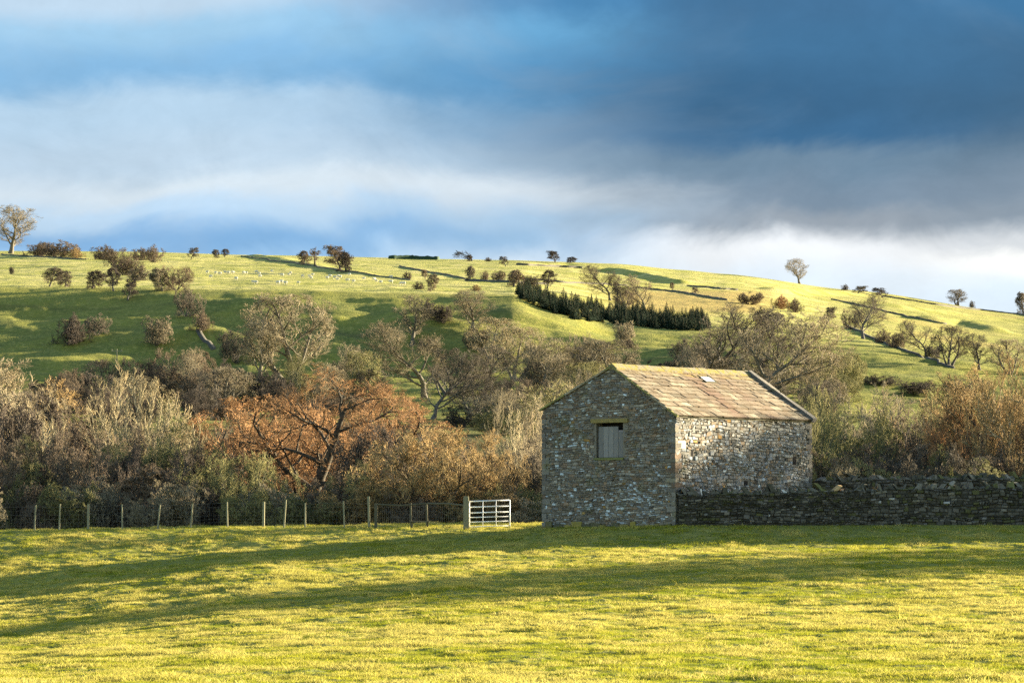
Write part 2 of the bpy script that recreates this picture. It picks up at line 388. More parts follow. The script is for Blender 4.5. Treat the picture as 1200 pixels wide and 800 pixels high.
# ------------------------------------------------------------------ ground sheet
def build_ground():
    kx = np.concatenate([-np.geomspace(8.5, .16, 40), np.linspace(-.158, .158, 640), np.geomspace(.16, 8.5, 40)])
    d = [-400, -150, -40, 0, 12, 22, 32, 42, 50]
    d += list(np.arange(53, 160, .16)) + list(np.linspace(160, 330, 60)[1:])
    d += list(np.linspace(330, 860, 330)[1:]) + list(np.linspace(860, 1400, 180)[1:]) + [1500, 1700, 2000, 2500, 3200, 4500, 6000, 9000]
    d = np.array(d)
    K, D = np.meshgrid(kx, d)
    Xc = K*np.maximum(D, 22); zz = ground_z(Xc, D)
    nr, nc = K.shape
    V = np.stack([Xc, D, zz], -1).reshape(-1, 3)
    idx = np.arange(nr*nc).reshape(nr, nc)
    Fq = np.stack([idx[:-1, :-1], idx[:-1, 1:], idx[1:, 1:], idx[1:, :-1]], -1).reshape(-1, 4)
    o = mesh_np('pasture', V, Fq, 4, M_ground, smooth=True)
    x = V[:, 0]; y = V[:, 1]; px = 600+F*x/np.maximum(y, 22); row = HY-V[:, 2]/np.maximum(y, 22)*F
    m = np.zeros((len(V), 4), np.float32); m[:, 3] = 1
    wob = 6*fbm(x/20, y/20, 31, 3)
    m[:, 0] = sstep(690, 745, px+wob*2)*(1-sstep(880, 930, px))*sstep(336, 345, row+wob*.4)*(1-sstep(362, 372, row+wob*.4))*(y > 700)*.85
    m[:, 0] = np.maximum(m[:, 0], .4*sstep(.25, .6, fbm(x/60, y/50, 33, 3))*(y > 820)*sstep(600, 900, px))
    m[:, 1] = sstep(795, 812, y)*(1-.55*sstep(900, 1100, px))
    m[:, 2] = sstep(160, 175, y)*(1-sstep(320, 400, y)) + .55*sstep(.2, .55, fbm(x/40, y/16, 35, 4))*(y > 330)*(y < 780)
    m = np.clip(m, 0, 1)
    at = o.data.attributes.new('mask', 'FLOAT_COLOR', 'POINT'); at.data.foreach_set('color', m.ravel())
    tag(o, kind='structure')
build_ground()

def build_moor():
    nx, ny = 60, 14
    V = []; Fq = []
    for j in range(ny):
        for i in range(nx):
            d = 2600+j*120; s = i/(nx-1); px = 930+s*420
            prof = np.interp(px, [930, 1000, 1035, 1065, 1100, 1150, 1350], [390, 352, 344.5, 347.5, 356, 368, 400])
            zt = Z(prof, 3000); z = zt*math.sin(math.pi*min(1, (j+.3)/(ny*.6)/2)) if j < ny*.6 else zt*(1-.3*(j/ny-.6))
            x = (px-600)/F*3000*(d/3000)
            V.append((x, d, z+3*fbm(np.array([x/90]), np.array([d/90.]), 5)[0]))
    for j in range(ny-1):
        for i in range(nx-1): a = j*nx+i; Fq.append((a, a+1, a+nx+1, a+nx))
    o = mesh_np('hills', np.array(V), np.array(Fq), 4, M_moor, smooth=True); tag(o, kind='structure')
build_moor()

# ------------------------------------------------------------------ rubble
def pick_col(rng, pal):
    s = sum(w for w, _ in pal); r = rng.random()*s
    for w, c in pal:
        r -= w
        if r <= 0: break
    k = rng.uniform(.72, 1.25); return tuple(min(.85, v*k) for v in c)
def rubble(mb, o, u, L, topf, botf, n, rng, pal, hmin=.07, hmax=.15, wmin=.12, wmax=.42, holes=(), prot=(.01, .05), whitef=None, inset=.012):
    """stones over a vertical face; o origin at z=0, u along, n outward"""
    o = np.array(o, float); u = np.array(u, float); n = np.array(n, float); up = np.array((0, 0, 1.))
    z = min(botf(0), botf(L)); wsd = (.035, rng.uniform(0, 6), rng.uniform(0, 6))
    ztop = max(topf(s) for s in np.linspace(0, L, 40))
    while z < ztop:
        h = rng.uniform(hmin, hmax); s = -rng.uniform(0, .1)
        while s < L:
            w = rng.uniform(wmin, wmax)*(.7+.6*(h-hmin)/(hmax-hmin+1e-6)); s0 = max(s, 0); s1 = min(s+w, L); s += w+.006
            if s1-s0 < .05: continue
            zl = rng.uniform(-.012, .012)
            z0 = z+zl+.006; z1 = z+h+zl-.006
            W = lambda q: wsd[0]*math.sin(q*1.7+z*1.3+wsd[1])+wsd[0]*.7*math.sin(q*4.1-z*2.1+wsd[2])
            if rng.random() < .12: z1 += h*.45
            t0 = min(z1+W(s0), topf(s0)); t1 = min(z1+W(s1), topf(s1)); b0 = max(z0+W(s0), botf(s0)); b1 = max(z0+W(s1), botf(s1))
            if t0-b0 < .02 and t1-b1 < .02: continue
            t0 = max(t0, b0+.004); t1 = max(t1, b1+.004)
            sm = (s0+s1)/2; zm = (b0+t1)/2
            if any(a < s1 and s0 < b and c < z1 and z0 < d for a, b, c, d in holes): continue
            col = pick_col(rng, pal)
            if whitef and s1-s0 < .2 and rng.random() < 1.5*whitef(sm, zm): k = rng.uniform(.34, .72); col = (k*.9, k, k*1.04)
            p = rng.uniform(*prot); J = lambda a=.016: rng.uniform(-a, a)
            q = inset+rng.uniform(0, .012)
            back = [o+u*s0+up*b0, o+u*s1+up*b1, o+u*s1+up*t1, o+u*s0+up*t0]
            fr = [o+u*(s0+q+J())+up*(b0+q*.7)+n*(p+J()), o+u*(s1-q+J())+up*(b1+q*.7)+n*(p+J()),
                  o+u*(s1-q+J())+up*(t1-q*.7)+n*(p+J()), o+u*(s0+q+J())+up*(t0-q*.7)+n*(p+J())]
            m = len(mb.v); mb.v += [tuple(v) for v in back+fr]
            for f in ((4,5,6,7), (0,1,5,4), (1,2,6,5), (2,3,7,6), (3,0,4,7)):
                mb.f.append(tuple(m+i for i in f)); mb.c.append(col)
        z += h+.004

BARNPAL = [(5,(.225,.2,.16)), (4,(.18,.155,.12)), (3,(.2,.195,.18)), (3,(.23,.165,.11)), (2,(.31,.28,.225)), (1.2,(.13,.11,.09)), (.1,(.36,.22,.07))]
LONGPAL = [(5,(.235,.225,.2)), (3,(.18,.17,.145)), (3,(.23,.24,.245)), (2,(.23,.175,.12)), (2.4,(.34,.325,.285)), (1,(.09,.08,.065)), (.3,(.33,.2,.07))]
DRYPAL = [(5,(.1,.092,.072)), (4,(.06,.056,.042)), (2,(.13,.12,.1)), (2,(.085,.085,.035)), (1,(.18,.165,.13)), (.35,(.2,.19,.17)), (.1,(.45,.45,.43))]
AX, AY = 6.37, 140.0
UL = np.array((.643, .766, 0)); UG = np.array((-.766, .643, 0))     # along the long wall / along the gable
WG, LG = 6.66, 9.13
EV_A, EV_B, RDG, SR = 4.30, 4.64, 6.23, 3.12
def build_barn():
    rng = random.Random(4)
    root = empty('stone_barn', (AX, AY, 0))
    tag(root, 'small stone field barn with pitched stone slate roof behind the dry stone wall', 'barn')
    A = np.zeros(3); up = np.array((0, 0, 1.)); b = -.45
    def gtop(s): return EV_A+(RDG-EV_A)*s/SR if s < SR else RDG+(EV_B-RDG)*(s-SR)/(WG-SR)
    ug, ul = UG, UL; nG = -UL; nL = -UG
    # core walls (solid, 0.5 m thick look: prism body set back 2 cm)
    w = MB(); e = .02
    W0, H0, L0 = WG-e, 0, LG-e
    def pt(s, l, z): return ug*s+ul*l+up*z
    g0 = [pt(e, e, b), pt(W0, e, b), pt(W0, e, EV_B-.02), pt(SR, e, RDG-.03), pt(e, e, EV_A-.02)]
    g1 = [pt(e, L0, b), pt(W0, L0, b), pt(W0, L0, EV_B-.02), pt(SR, L0, RDG-.03), pt(e, L0, EV_A-.02)]
    hx0, hx1, hz0, hz1 = 2.60, 3.96, 2.66, 4.06         # hatch opening in the gable (s range, z range)
    # gable as strips round the opening
    def gq(s0, s1, z0f, z1f, l=e):
        w.quad(pt(s0, l, z0f(s0)), pt(s1, l, z0f(s1)), pt(s1, l, z1f(s1)), pt(s0, l, z1f(s0)))
    cb = lambda s: b
    gt = lambda s: gtop(s)-.03
    for s0, s1 in ((e, hx0), (hx0, SR), (SR, hx1), (hx1, W0)):
        if s0 >= hx0 and s1 <= hx1:
            gq(s0, s1, cb, lambda s: hz0); gq(s0, s1, lambda s: hz1, gt)
        else: gq(s0, s1, cb, gt)
    for (sa, sb, za, zb) in ((hx0, hx0, hz0, hz1), (hx1, hx1, hz0, hz1)):
        w.quad(pt(sa, e, za), pt(sa, .45, za), pt(sa, .45, zb), pt(sa, e, zb))
    w.quad(pt(hx0, e, hz0), pt(hx1, e, hz0), pt(hx1, .45, hz0), pt(hx0, .45, hz0))
    w.quad(pt(hx0, e, hz1), pt(hx1, e, hz1), pt(hx1, .45, hz1), pt(hx0, .45, hz1))
    for s in (e, W0):
        t = EV_A-.02 if s == e else EV_B-.02
        w.quad(pt(s, e, b), pt(s, L0, b), pt(s, L0, t+.08*(s == e)), pt(s, e, t))
    w.quad(pt(e, L0, b), pt(SR, L0, b), pt(SR, L0, RDG-.03), pt(e, L0, EV_A))
    w.quad(pt(SR, L0, b), pt(W0, L0, b), pt(W0, L0, EV_B-.02), pt(SR, L0, RDG-.03))
    w.build('wall_core', M_mortar, root)
    gb = MB()
    wf = lambda s, z: .045+.24*math.exp(-(((s-2.0)/1.3)**2+((z-1.0)/.55)**2))+.16*math.exp(-(((s-5.6)/.8)**2+((z-3.2)/1.3)**2)) + (.07 if z < 1.6 else 0)
    rubble(gb, A, ug, WG, gtop, lambda s: b, nG, rng, BARNPAL, holes=[(hx0-.02, hx1+.02, hz0-.02, hz1+.0), (hx0-.3, hx1+.22, hz1, hz1+.17), (-.1, .42, b, .01)], whitef=wf, hmin=.05, hmax=.11, wmin=.08, wmax=.25)
    # mossy foundation course
    sx = .2
    while sx < 6.4:
        w_ = rng.uniform(.15, .6); k_ = rng.random()
        gb.box(pt(sx, -rng.uniform(.05, .13), -.3), ug*w_, ul*.14, up*rng.uniform(.28, .44), (.2*k_+.07, .15*k_+.07, .05), .025, rng); sx += w_+rng.uniform(.0, .12)
    gb.build('gable_wall', M_barn, root)
    lb = MB()
    holes = [(-.02, .66, 2.98, 3.31), (7.9, 8.15, 2.45, 2.8), (4.55, 4.8, 1.55, 1.78), (1.05, 1.2, 2.7, 2.95)]
    rubble(lb, A, ul, LG, lambda s: EV_A+.1*s/LG, lambda s: b, nL, rng, LONGPAL, hmin=.06, hmax=.14, wmin=.08, wmax=.26, holes=holes, whitef=lambda s, z: .06)
    lb.box(pt(-.045, .0, 2.99), ul*.64, ug*.08, up*.3, (.58, .52, .38), .008, rng)     # big pale quoin
    lb.build('long_wall', M_barn, root)
    rb = MB()
    rubble(rb, ul*LG, ug, WG, gtop, lambda s: b, ul, rng, BARNPAL, wmin=.2, wmax=.5, hmax=.2)
    rb.build('far_gable_wall', M_barn, root)
    bb = MB()
    rubble(bb, ug*WG, ul, LG, lambda s: EV_B, lambda s: b, ug, rng, BARNPAL, wmin=.2, wmax=.5, hmax=.2)
    bb.build('back_wall', M_barn, root)
    for (o, u1, u2, top) in ((A, ug, ul, EV_A-.1), (ul*LG, ug, -ul, EV_A), (ug*WG, -ug, ul, EV_B-.1)):
        z = b; k = 0; qb = MB()
        while z < top-.25:
            h = rng.uniform(.14, .25); a, c = (.42, .2) if k % 2 else (.2, .42)
            a *= rng.uniform(.85, 1.15); c *= rng.uniform(.85, 1.15)
            q = o-u1*.05-u2*.05+up*z
            qb.box(q, u1*a, u2*c, up*(h-.02), pick_col(rng, [(3,(.17,.155,.13)), (2,(.14,.125,.105)), (1,(.2,.18,.135)), (1,(.16,.115,.08))]), .012, rng)
            z += h; k += 1
        qb.build('quoins', M_barn, root)
    # hatch
    fr = MB(); fr.box(pt(hx0-.28, -.09, hz1), ug*(hx1-hx0+.48), ul*.45, up*.15, (.24, .19, .07), .01, rng); fr.build('lintel', M_barn, root)
    hb = MB(); ns = 5; ww = (hx1-hx0-.10)/ns
    for i in range(ns):
        k = rng.uniform(.8, 1.15); top = 1.22 if i else 1.02
        hb.box(pt(hx0+.03+i*ww, .06+rng.uniform(0, .015), hz0+.02), ug*(ww-.014), ul*.03, up*(top), (.2*k, .195*k, .18*k), .004, rng)
    hb.box(pt(hx0+.03, .07, hz0+.3), ug*(hx1-hx0-.18), ul*.03, up*.11, (.22, .21, .22)); hb.box(pt(hx0+.03, .07, hz0+.98), ug*(hx1-hx0-.18), ul*.03, up*.11, (.22, .21, .22))
    hatch = hb.build('hatch_door', M_board, root)
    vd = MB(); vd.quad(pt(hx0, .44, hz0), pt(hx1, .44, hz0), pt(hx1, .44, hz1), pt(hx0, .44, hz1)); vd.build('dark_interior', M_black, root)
    sl = MB(); sl.box(pt(hx0-.06, -.07, hz0-.08), ug*(hx1-hx0+.12), ul*.3, up*.075, (.16, .17, .06), .008, rng); sl.build('sill', M_barn, root)
    # small vent holes in the long wall
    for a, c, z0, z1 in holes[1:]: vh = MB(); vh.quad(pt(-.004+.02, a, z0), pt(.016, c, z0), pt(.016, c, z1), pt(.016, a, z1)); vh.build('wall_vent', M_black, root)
    # roof: courses of stone slates on both slopes
    def slope(name, sE, zE, sgn):
        """from eave (s=sE,z=zE) to ridge (SR,RDG)"""
        mb = MB(); e0 = pt(sE, 0, zE); r0 = pt(SR, 0, RDG); dv = r0-e0; Ls = np.linalg.norm(dv); dv /= Ls
        nn = np.cross(ul, dv)*sgn; nn /= np.linalg.norm(nn)
        if nn[2] < 0: nn = -nn
        t = -.16; k = 0; nC = 10
        while t < Ls-.1:
            ex = .37-.011*k; k += 1; l = -.05+.0
            sag = rng.uniform(-.01, .01)
            while l < LG-.14:
                wd = rng.uniform(.3, .8)*(1-.03*k); l1 = min(l+wd, LG-.14)
                if l1-l < .12: break
                th = rng.uniform(.045, .07)
                r = rng.random(); streak = math.exp(-((l-3.9-.15*t)/.55)**2) + .6*math.exp(-((l-6.3)/.5)**2)
                base = pick_col(rng, [(4,(.245,.2,.135)), (3,(.21,.165,.11)), (2,(.275,.235,.16)), (2,(.17,.135,.09)), (1,(.12,.1,.065))])
                kk = .75*min(1, streak); base = tuple(base[i]*(1-kk)+(.14,.07,.045)[i]*kk for i in range(3))
                if t > Ls-.85: m_ = .65*rng.random(); base = tuple(base[i]*(1-m_)+(.27,.2,.035)[i]*m_ for i in range(3))
                o = e0+dv*(t+rng.uniform(-.015, .015))+ul*(l+.006)+nn*(.045+rng.uniform(0, .012)+sag)
                tail = dv*(ex+.1)-nn*.045
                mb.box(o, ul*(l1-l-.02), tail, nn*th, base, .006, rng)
                mb.c[-4 if sgn > 0 else -4] = tuple(v*.28 for v in base)  # eave-edge face coloured darker to stand in for shade under each course
                l = l1
            t += ex
        return mb.build(name, M_slate, root), e0, dv, nn, Ls
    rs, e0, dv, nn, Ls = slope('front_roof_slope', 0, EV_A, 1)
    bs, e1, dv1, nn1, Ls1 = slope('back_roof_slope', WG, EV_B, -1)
    # underlay so that no light comes through
    ul_ = MB()
    for E, D, n_, l_ in ((e0, dv, nn, Ls), (e1, dv1, nn1, Ls1)):
        ul_.box(E-D*.1+n_*.0, ul*(LG-.02), D*(l_+.1), n_*.03, (.2, .16, .12))
    ul_.build('roof_boarding', M_mortar, root)
    rg = MB(); l = -.06
    while l < LG:
        w_ = rng.uniform(.45, .75); l1 = min(l+w_, LG)
        c0 = pt(SR, l+.01, RDG); j = rng.uniform(-.015, .015)
        lw = l1-l-.02
        P0 = [c0-dv*.26+nn*.11, c0+up*(.17+j), c0-dv1*.26+nn1*.11, c0+up*.02]
        P = [P0[0]-nn*.07, P0[3], P0[2]-nn1*.07, None]
        v = [P0[0]-nn*.08, P0[0], P0[1], P0[2], P0[2]-nn1*.08]
        m = len(rg.v); col = pick_col(rng, [(3,(.19,.165,.04)), (2,(.17,.155,.12))])
        rg.v += [tuple(q) for q in v]+[tuple(q+ul*lw) for q in v]
        for f in ((0,1,6,5), (1,2,7,6), (2,3,8,7), (3,4,9,8), (0,4,3,2,1), (5,6,7,8,9)): rg.f.append(tuple(m+i for i in f)); rg.c.append(col)
        l = l1
    rg.build('ridge_stones', M_moss, root)
    # raised coping on the far gable, both slopes
    cp = MB()
    for E, D, n_, l_ in ((e0, dv, nn, Ls), (e1, dv1, nn1, Ls1)):
        t = -.22
        while t < l_:
            w_ = min(rng.uniform(.6, .95), l_-t+.02)
            cp.box(E+D*t+ul*(LG-.18)+n_*.02, ul*.24, D*(w_-.012), n_*.19, pick_col(rng, [(2,(.12,.11,.095)), (1,(.17,.15,.12))]), .012, rng)
            t += w_
    cp.build('gable_coping', M_barn, root)
    vg = MB()   # thin verge on the near gable (weathered edge)
    for E, D, n_, l_ in ((e0, dv, nn, Ls), (e1, dv1, nn1, Ls1)):
        t = -.18
        while t < l_-.02:
            w_ = min(rng.uniform(.35, .7), l_-t)
            vg.box(E+D*t-ul*.10+n_*.005, ul*.11, D*(w_-.012), n_*.07, pick_col(rng, [(2,(.26,.22,.15)), (2,(.22,.2,.07))]), .008, rng)
            t += w_
    vg.build('verge_stones', M_barn, root)
    # gutter-dark eaves board
    ev = MB(); ev.box(pt(-.03, 0, EV_A-.10), ul*(LG), -ug*.05, up*.07, (.1, .08, .06)); ev.build('eaves_board', M_dwood, root)
    # small rooflight
    gl = MB(); o = e0+dv*(Ls-.98)+ul*5.0+nn*.105
    gl.box(o, ul*.62, dv*.36, nn*.02, (.8, .8, .8)); g = gl.build('rooflight', M_glass, root)
    gf = MB()
    for a, u1, u2 in ((-.04, .70, .05),): 
        gf.box(o+ul*a-dv*.05-nn*.03, ul*.70, dv*.05, nn*.06); gf.box(o+ul*a+dv*.36-nn*.03, ul*.70, dv*.05, nn*.06)
        gf.box(o+ul*a-nn*.03, ul*.04, dv*.5, nn*.06); gf.box(o+ul*.62-nn*.03, ul*.04, dv*.5, nn*.06)
    gf.build('frame', M_dwood, g)
build_barn()

# ------------------------------------------------------------------ dry stone walls beside the barn
def drywall(name, label, pts, hf, seed, fill=True):
    """pts: plan polyline; hf(t) wall top height above ground"""
    rng = random.Random(seed)
    root = empty(name, (pts[0][0], pts[0][1], gz(*pts[0]))); org = np.array(root.location)
    tag(root, label, 'stone wall')
    P = [np.array((a, b, 0.)) for a, b in pts]; Ltot = sum(np.linalg.norm(P[i+1]-P[i]) for i in range(len(P)-1)); acc = 0
    st = MB(); co = MB(); cp = MB()
    for i in range(len(P)-1):
        d = P[i+1]-P[i]; L = np.linalg.norm(d); d /= L; n = np.array((d[1], -d[0], 0))       # towards camera
        def g(s, d=d, P0=P[i]): q = P0+d*s; return gz(q[0], q[1])
        ss = np.linspace(0, L, 24); gv = ground_z(P[i][0]+d[0]*ss, P[i][1]+d[1]*ss)
        gi = lambda s: float(np.interp(s, ss, gv))
        a0 = acc
        wob = [rng.uniform(-.05, .05) for _ in range(40)]
        tf = lambda s: gi(s)+hf((a0+s)/Ltot)+float(np.interp(s/L*39, range(40), wob))
        rubble(st, P[i]-org, d, L, lambda s: tf(s)-org[2]*0, lambda s: gi(s)-.12, n, rng, DRYPAL, .06, .17, .1, .42, prot=(.0, .09), inset=.02) if False else None
        mbt = MB()
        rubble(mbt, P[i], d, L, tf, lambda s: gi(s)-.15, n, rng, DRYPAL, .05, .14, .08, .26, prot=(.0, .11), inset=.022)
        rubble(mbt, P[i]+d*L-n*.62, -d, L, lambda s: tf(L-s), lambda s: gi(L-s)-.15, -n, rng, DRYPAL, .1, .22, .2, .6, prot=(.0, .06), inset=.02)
        m = len(st.v); st.v += [tuple(np.array(v)-org) for v in mbt.v]; st.f += [tuple(m+k for k in f) for f in mbt.f]; st.c += mbt.c
        for k in range(23):
            q0 = P[i]+d*ss[k]; q1 = P[i]+d*ss[k+1]; z0, z1 = gi(ss[k])-.2, gi(ss[k+1])-.2; t0, t1 = tf(ss[k])-.02, tf(ss[k+1])-.02
            up = lambda q, z: tuple(np.array((q[0], q[1], z))-org)
            co.quad(up(q0, z0), up(q1, z1), up(q1, t1), up(q0, t0)); b0 = q0-n*.62; b1 = q1-n*.62
            co.quad(up(b1, z1), up(b0, z0), up(b0, t0), up(b1, t1)); co.quad(up(q0, t0), up(q1, t1), up(b1, t1), up(b0, t0))
            if k in (0, 22): e0, e1, z, t = ((q0, b0, z0, t0) if k == 0 else (q1, b1, z1, t1)); co.quad(up(e0, z), up(e1, z), up(e1, t), up(e0, t))
        s = 0
        while s < L:                                       # cope stones set on edge
            w = rng.uniform(.07, .3); h = rng.uniform(.08, .27)*(1.3 if rng.random() < .15 else 1); q = P[i]+d*s+n*rng.uniform(-.05, .06)
            zz = tf(min(s, L))-.04; lean = rng.uniform(-.25, .25)*h/.2
            o = np.array((q[0], q[1], zz))-org; ux = d*(w-.015); uy = -n*rng.uniform(.5, .66); uz = np.array((d[0]*lean, d[1]*lean, h))
            P8 = [o, o+ux, o+ux+uy, o+uy]; k = rng.uniform(.1, .25)
            P8 += [o+uz+ux*k+uy*.12, o+uz+ux*(1-k)+uy*.12, o+uz+ux*(1-k)+uy*.88, o+uz+ux*k+uy*.88]
            P8 = [p+np.array([rng.uniform(-.04, .04) for _ in range(3)]) for p in P8]
            cp.hexa(P8, pick_col(rng, [(3,(.14,.13,.1)), (4,(.085,.08,.055)), (2,(.11,.11,.04)), (1,(.24,.22,.18)), (.2,(.55,.54,.5)), (.2,(.38,.25,.11))]))
            s += w+rng.uniform(0, .02)
        acc += L
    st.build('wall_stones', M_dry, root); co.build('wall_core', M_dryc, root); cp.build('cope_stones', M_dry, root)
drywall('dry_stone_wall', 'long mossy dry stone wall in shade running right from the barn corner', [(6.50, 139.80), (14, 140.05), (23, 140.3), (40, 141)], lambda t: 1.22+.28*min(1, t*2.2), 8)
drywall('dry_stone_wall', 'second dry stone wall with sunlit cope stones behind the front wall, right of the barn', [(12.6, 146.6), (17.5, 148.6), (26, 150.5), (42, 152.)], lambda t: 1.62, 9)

# ------------------------------------------------------------------ fence, gate, stile
def build_fence():
    rng = random.Random(12)
    root = empty('netting_fence', (-15, 150, gz(-15, 150))); org = np.array(root.location)
    tag(root, 'post and wire netting fence along the far edge of the grass field', 'fence')
    posts = [(-90, .0), (-45, .0), (-8, .0), (41, .04), (70, .03), (104, .0), (144, -.02), (185, .09), (224, .06), (267, -.03), (309, .02), (333, .09), (358, -.02), (404, -.03), (433, -.04)]
    P = []
    for px, lean in posts:
        d = 154-3*max(0, (px-250)/190)**1.5; x = (px-600)/F*d; P.append((x, d, gz(x, d), lean, px))
    for x, d, z, lean, px in P:
        h = rng.uniform(1.05, 1.2) if px not in (433,) else 1.34; r = .036 if px not in (104, 433, 309) else .055
        mb = MB(); b = np.array((x, d, z-.1))-org; mb.tube(b, b+np.array((lean*h+rng.uniform(-.02, .02), 0, h+.1)), r, r*.9, 8)
        mb.build('post', M_wood, root, False)
    mb = MB()
    for i in range(len(P)-1):
        (x0, d0, z0, l0, _), (x1, d1, z1, l1, _) = P[i], P[i+1]
        L = math.hypot(x1-x0, d1-d0)
        for hh in (.08, .2, .34, .5, .68, .86, 1.02):
            a = np.array((x0+l0*hh, d0+.06, z0+hh))-org; c = np.array((x1+l1*hh, d1+.06, z1+hh))-org
            mb.tube(a, c, (.0028 if hh < 1 else .0045), (.0028 if hh < 1 else .0045), 3)
        n = int(L/.19)
        for k in range(1, n):
            t = k/n; x = x0+(x1-x0)*t; d = d0+(d1-d0)*t+.06; z = z0+(z1-z0)*t
            mb.tube(np.array((x, d, z+.06))-org, np.array((x, d, z+.86))-org, .0024, .0024, 3)
    mb.build('wire_netting', M_wire, root)
build_fence()
def build_gate():
    rng = random.Random(3)
    d = 149.2; x0 = (550-600)/F*d; x1 = (597.5-600)/F*d; z = gz((x0+x1)/2, d)
    z = Z(618.2, d); zg = gz(x0-.05, d)
    root = empty('field_gate', (x0, d, z)); tag(root, 'white five bar metal field gate left of the barn', 'gate')
    W = x1-x0; up = [1.10, .86, .62, .43, .24, .045]; sl = .05
    for i, h in enumerate(up):
        mb = MB(); r = .024 if i in (0, 1, 2) else .018; mb.tube((0, 0, h), (W, 0, h+sl), r, r, 8); mb.build('bar', M_white, root, True)
    for xx, r, nm in ((0, .024, 'stile'), (W, .024, 'stile'), (W*.335, .011, 'brace'), (W*.66, .011, 'brace')):
        mb = MB(); mb.tube((xx, -.004, .03+sl*xx/W), (xx, -.004, 1.12+sl*xx/W), r, r, 8); mb.build(nm, M_white, root, True)
    for hh in (.25, .95): mb = MB(); mb.box((-.1, -.02, hh), (.1, 0, 0), (0, .04, 0), (0, 0, .05)); mb.build('hinge', M_wire, root)
    def post(px, d, top, w, label, m=M_wood, name='gate_post'):
        x = (px-600)/F*d; g = gz(x, d); mb = MB(); h = top-g+.15
        mb.box((-w/2, -w/2, -.15), (w, 0, 0), (0, w, 0), (0, 0, h), (1, 1, 1), .006, rng)
        mb.box((-w*.4, -w*.4, h-.15), (w*.8, 0, 0), (0, w*.8, 0), (0, 0, .03), (1, 1, 1), .004, rng)
        o = mb.build(name, m); o.location = (x, d, g); tag(o, label, 'post'); return o
    post(546.3, 149.2, Z(582, 149.2), .22, 'thick square wooden post the white gate hangs from')
    post(440.5, 151, Z(590, 151), .13, 'dark wooden post just right of the tallest fence post', M_dwood, 'fence_post')
    # rail fence between the dark post and the gate post, with a stile step
    rt = empty('rail_fence', ((440-600)/F*151, 151, gz(-5.75, 151))); org = np.array(rt.location)
    tag(rt, 'dark sagging rail fence with netting between the fence end and the gate post', 'fence')
    def q(px, dd, h): x = (px-600)/F*dd; return np.array((x, dd, gz(x, dd)+h))-org
    mb = MB()
    pts = [q(441, 151, .98), q(470, 151.2, .9), q(501, 151.4, .98), q(525, 150.6, .98), q(545, 149.4, 1.)]
    for a, b in zip(pts[:-1], pts[1:]): mb.tube(a, b, .035, .035, 6)
    mb.build('top_rail', M_dwood, rt)
    for px, dd, l in ((482, 151.3, -.02), (501, 151.4, -.04)):
        mb = MB(); mb.tube(q(px, dd, -.1), q(px, dd, 1.0)+np.array((l, 0, 0)), .05, .045, 7); mb.build('post', M_dwood, rt)
    mb = MB()
    for i in range(44):
        t = i/43; px = 441+t*104; dd = np.interp(px, [441, 501, 545], [151, 151.4, 149.4]); mb.tube(q(px, dd+.05, .05), q(px, dd+.05, .95), .0035, .0035, 3)
    for h in (.2, .42, .66, .86):
        for a, b in (((441, 151), (501, 151.4)), ((501, 151.4), (545, 149.4))): mb.tube(q(a[0], a[1]+.05, h), q(b[0], b[1]+.05, h), .004, .004, 3)
    mb.build('wire_netting', M_wire, rt)
    st = empty('stile_step', ((492-600)/F*150.6, 150.6, gz(-3.87, 150.6))); tag(st, 'low wooden stile step between two short legs in front of the rail fence', 'stile')
    for xx in (-.33, .33):
        mb = MB(); mb.box((xx-.04, -.04, -.1), (.08, 0, 0), (0, .08, 0), (0, 0, .36), (1, 1, 1), .005, rng); mb.build('leg', M_dwood, st)
    mb = MB(); mb.box((-.42, -.13, .26), (.84, 0, 0), (0, .26, 0), (0, 0, .05), (1, 1, 1), .006, rng); mb.build('plank', M_dwood, st)
build_gate()

# ------------------------------------------------------------------ trees
def norm(v): return v/np.maximum(np.linalg.norm(v, axis=-1, keepdims=True), 1e-9)
def tubes(pts, rad, m):
    """pts (n,k,3) rad (n,k) -> verts, quads"""
    n, k, _ = pts.shape
    d = np.zeros_like(pts); d[:, 1:-1] = pts[:, 2:]-pts[:, :-2]; d[:, 0] = pts[:, 1]-pts[:, 0]; d[:, -1] = pts[:, -1]-pts[:, -2]; d = norm(d)
    ref = np.where(np.abs(d[:, :1, 2:3]) > .9, np.array([[[1., .1, 0]]]), np.array([[[.1, .2, 1.]]]))
    u = norm(np.cross(d, np.broadcast_to(ref, d.shape))); w = np.cross(d, u)
    a = np.arange(m)*2*math.pi/m
    ring = pts[:, :, None]+rad[:, :, None, None]*(u[:, :, None]*np.cos(a)[None, None, :, None]+w[:, :, None]*np.sin(a)[None, None, :, None])
    V = ring.reshape(-1, 3); base = (np.arange(n)*k*m)[:, None, None]+(np.arange(k-1)*m)[None, :, None]
    i = np.arange(m)[None, None]; j = (i+1) % m
    Fq = np.stack([base+i, base+j, base+m+j, base+m+i], -1).reshape(-1, 4)
    return V, Fq
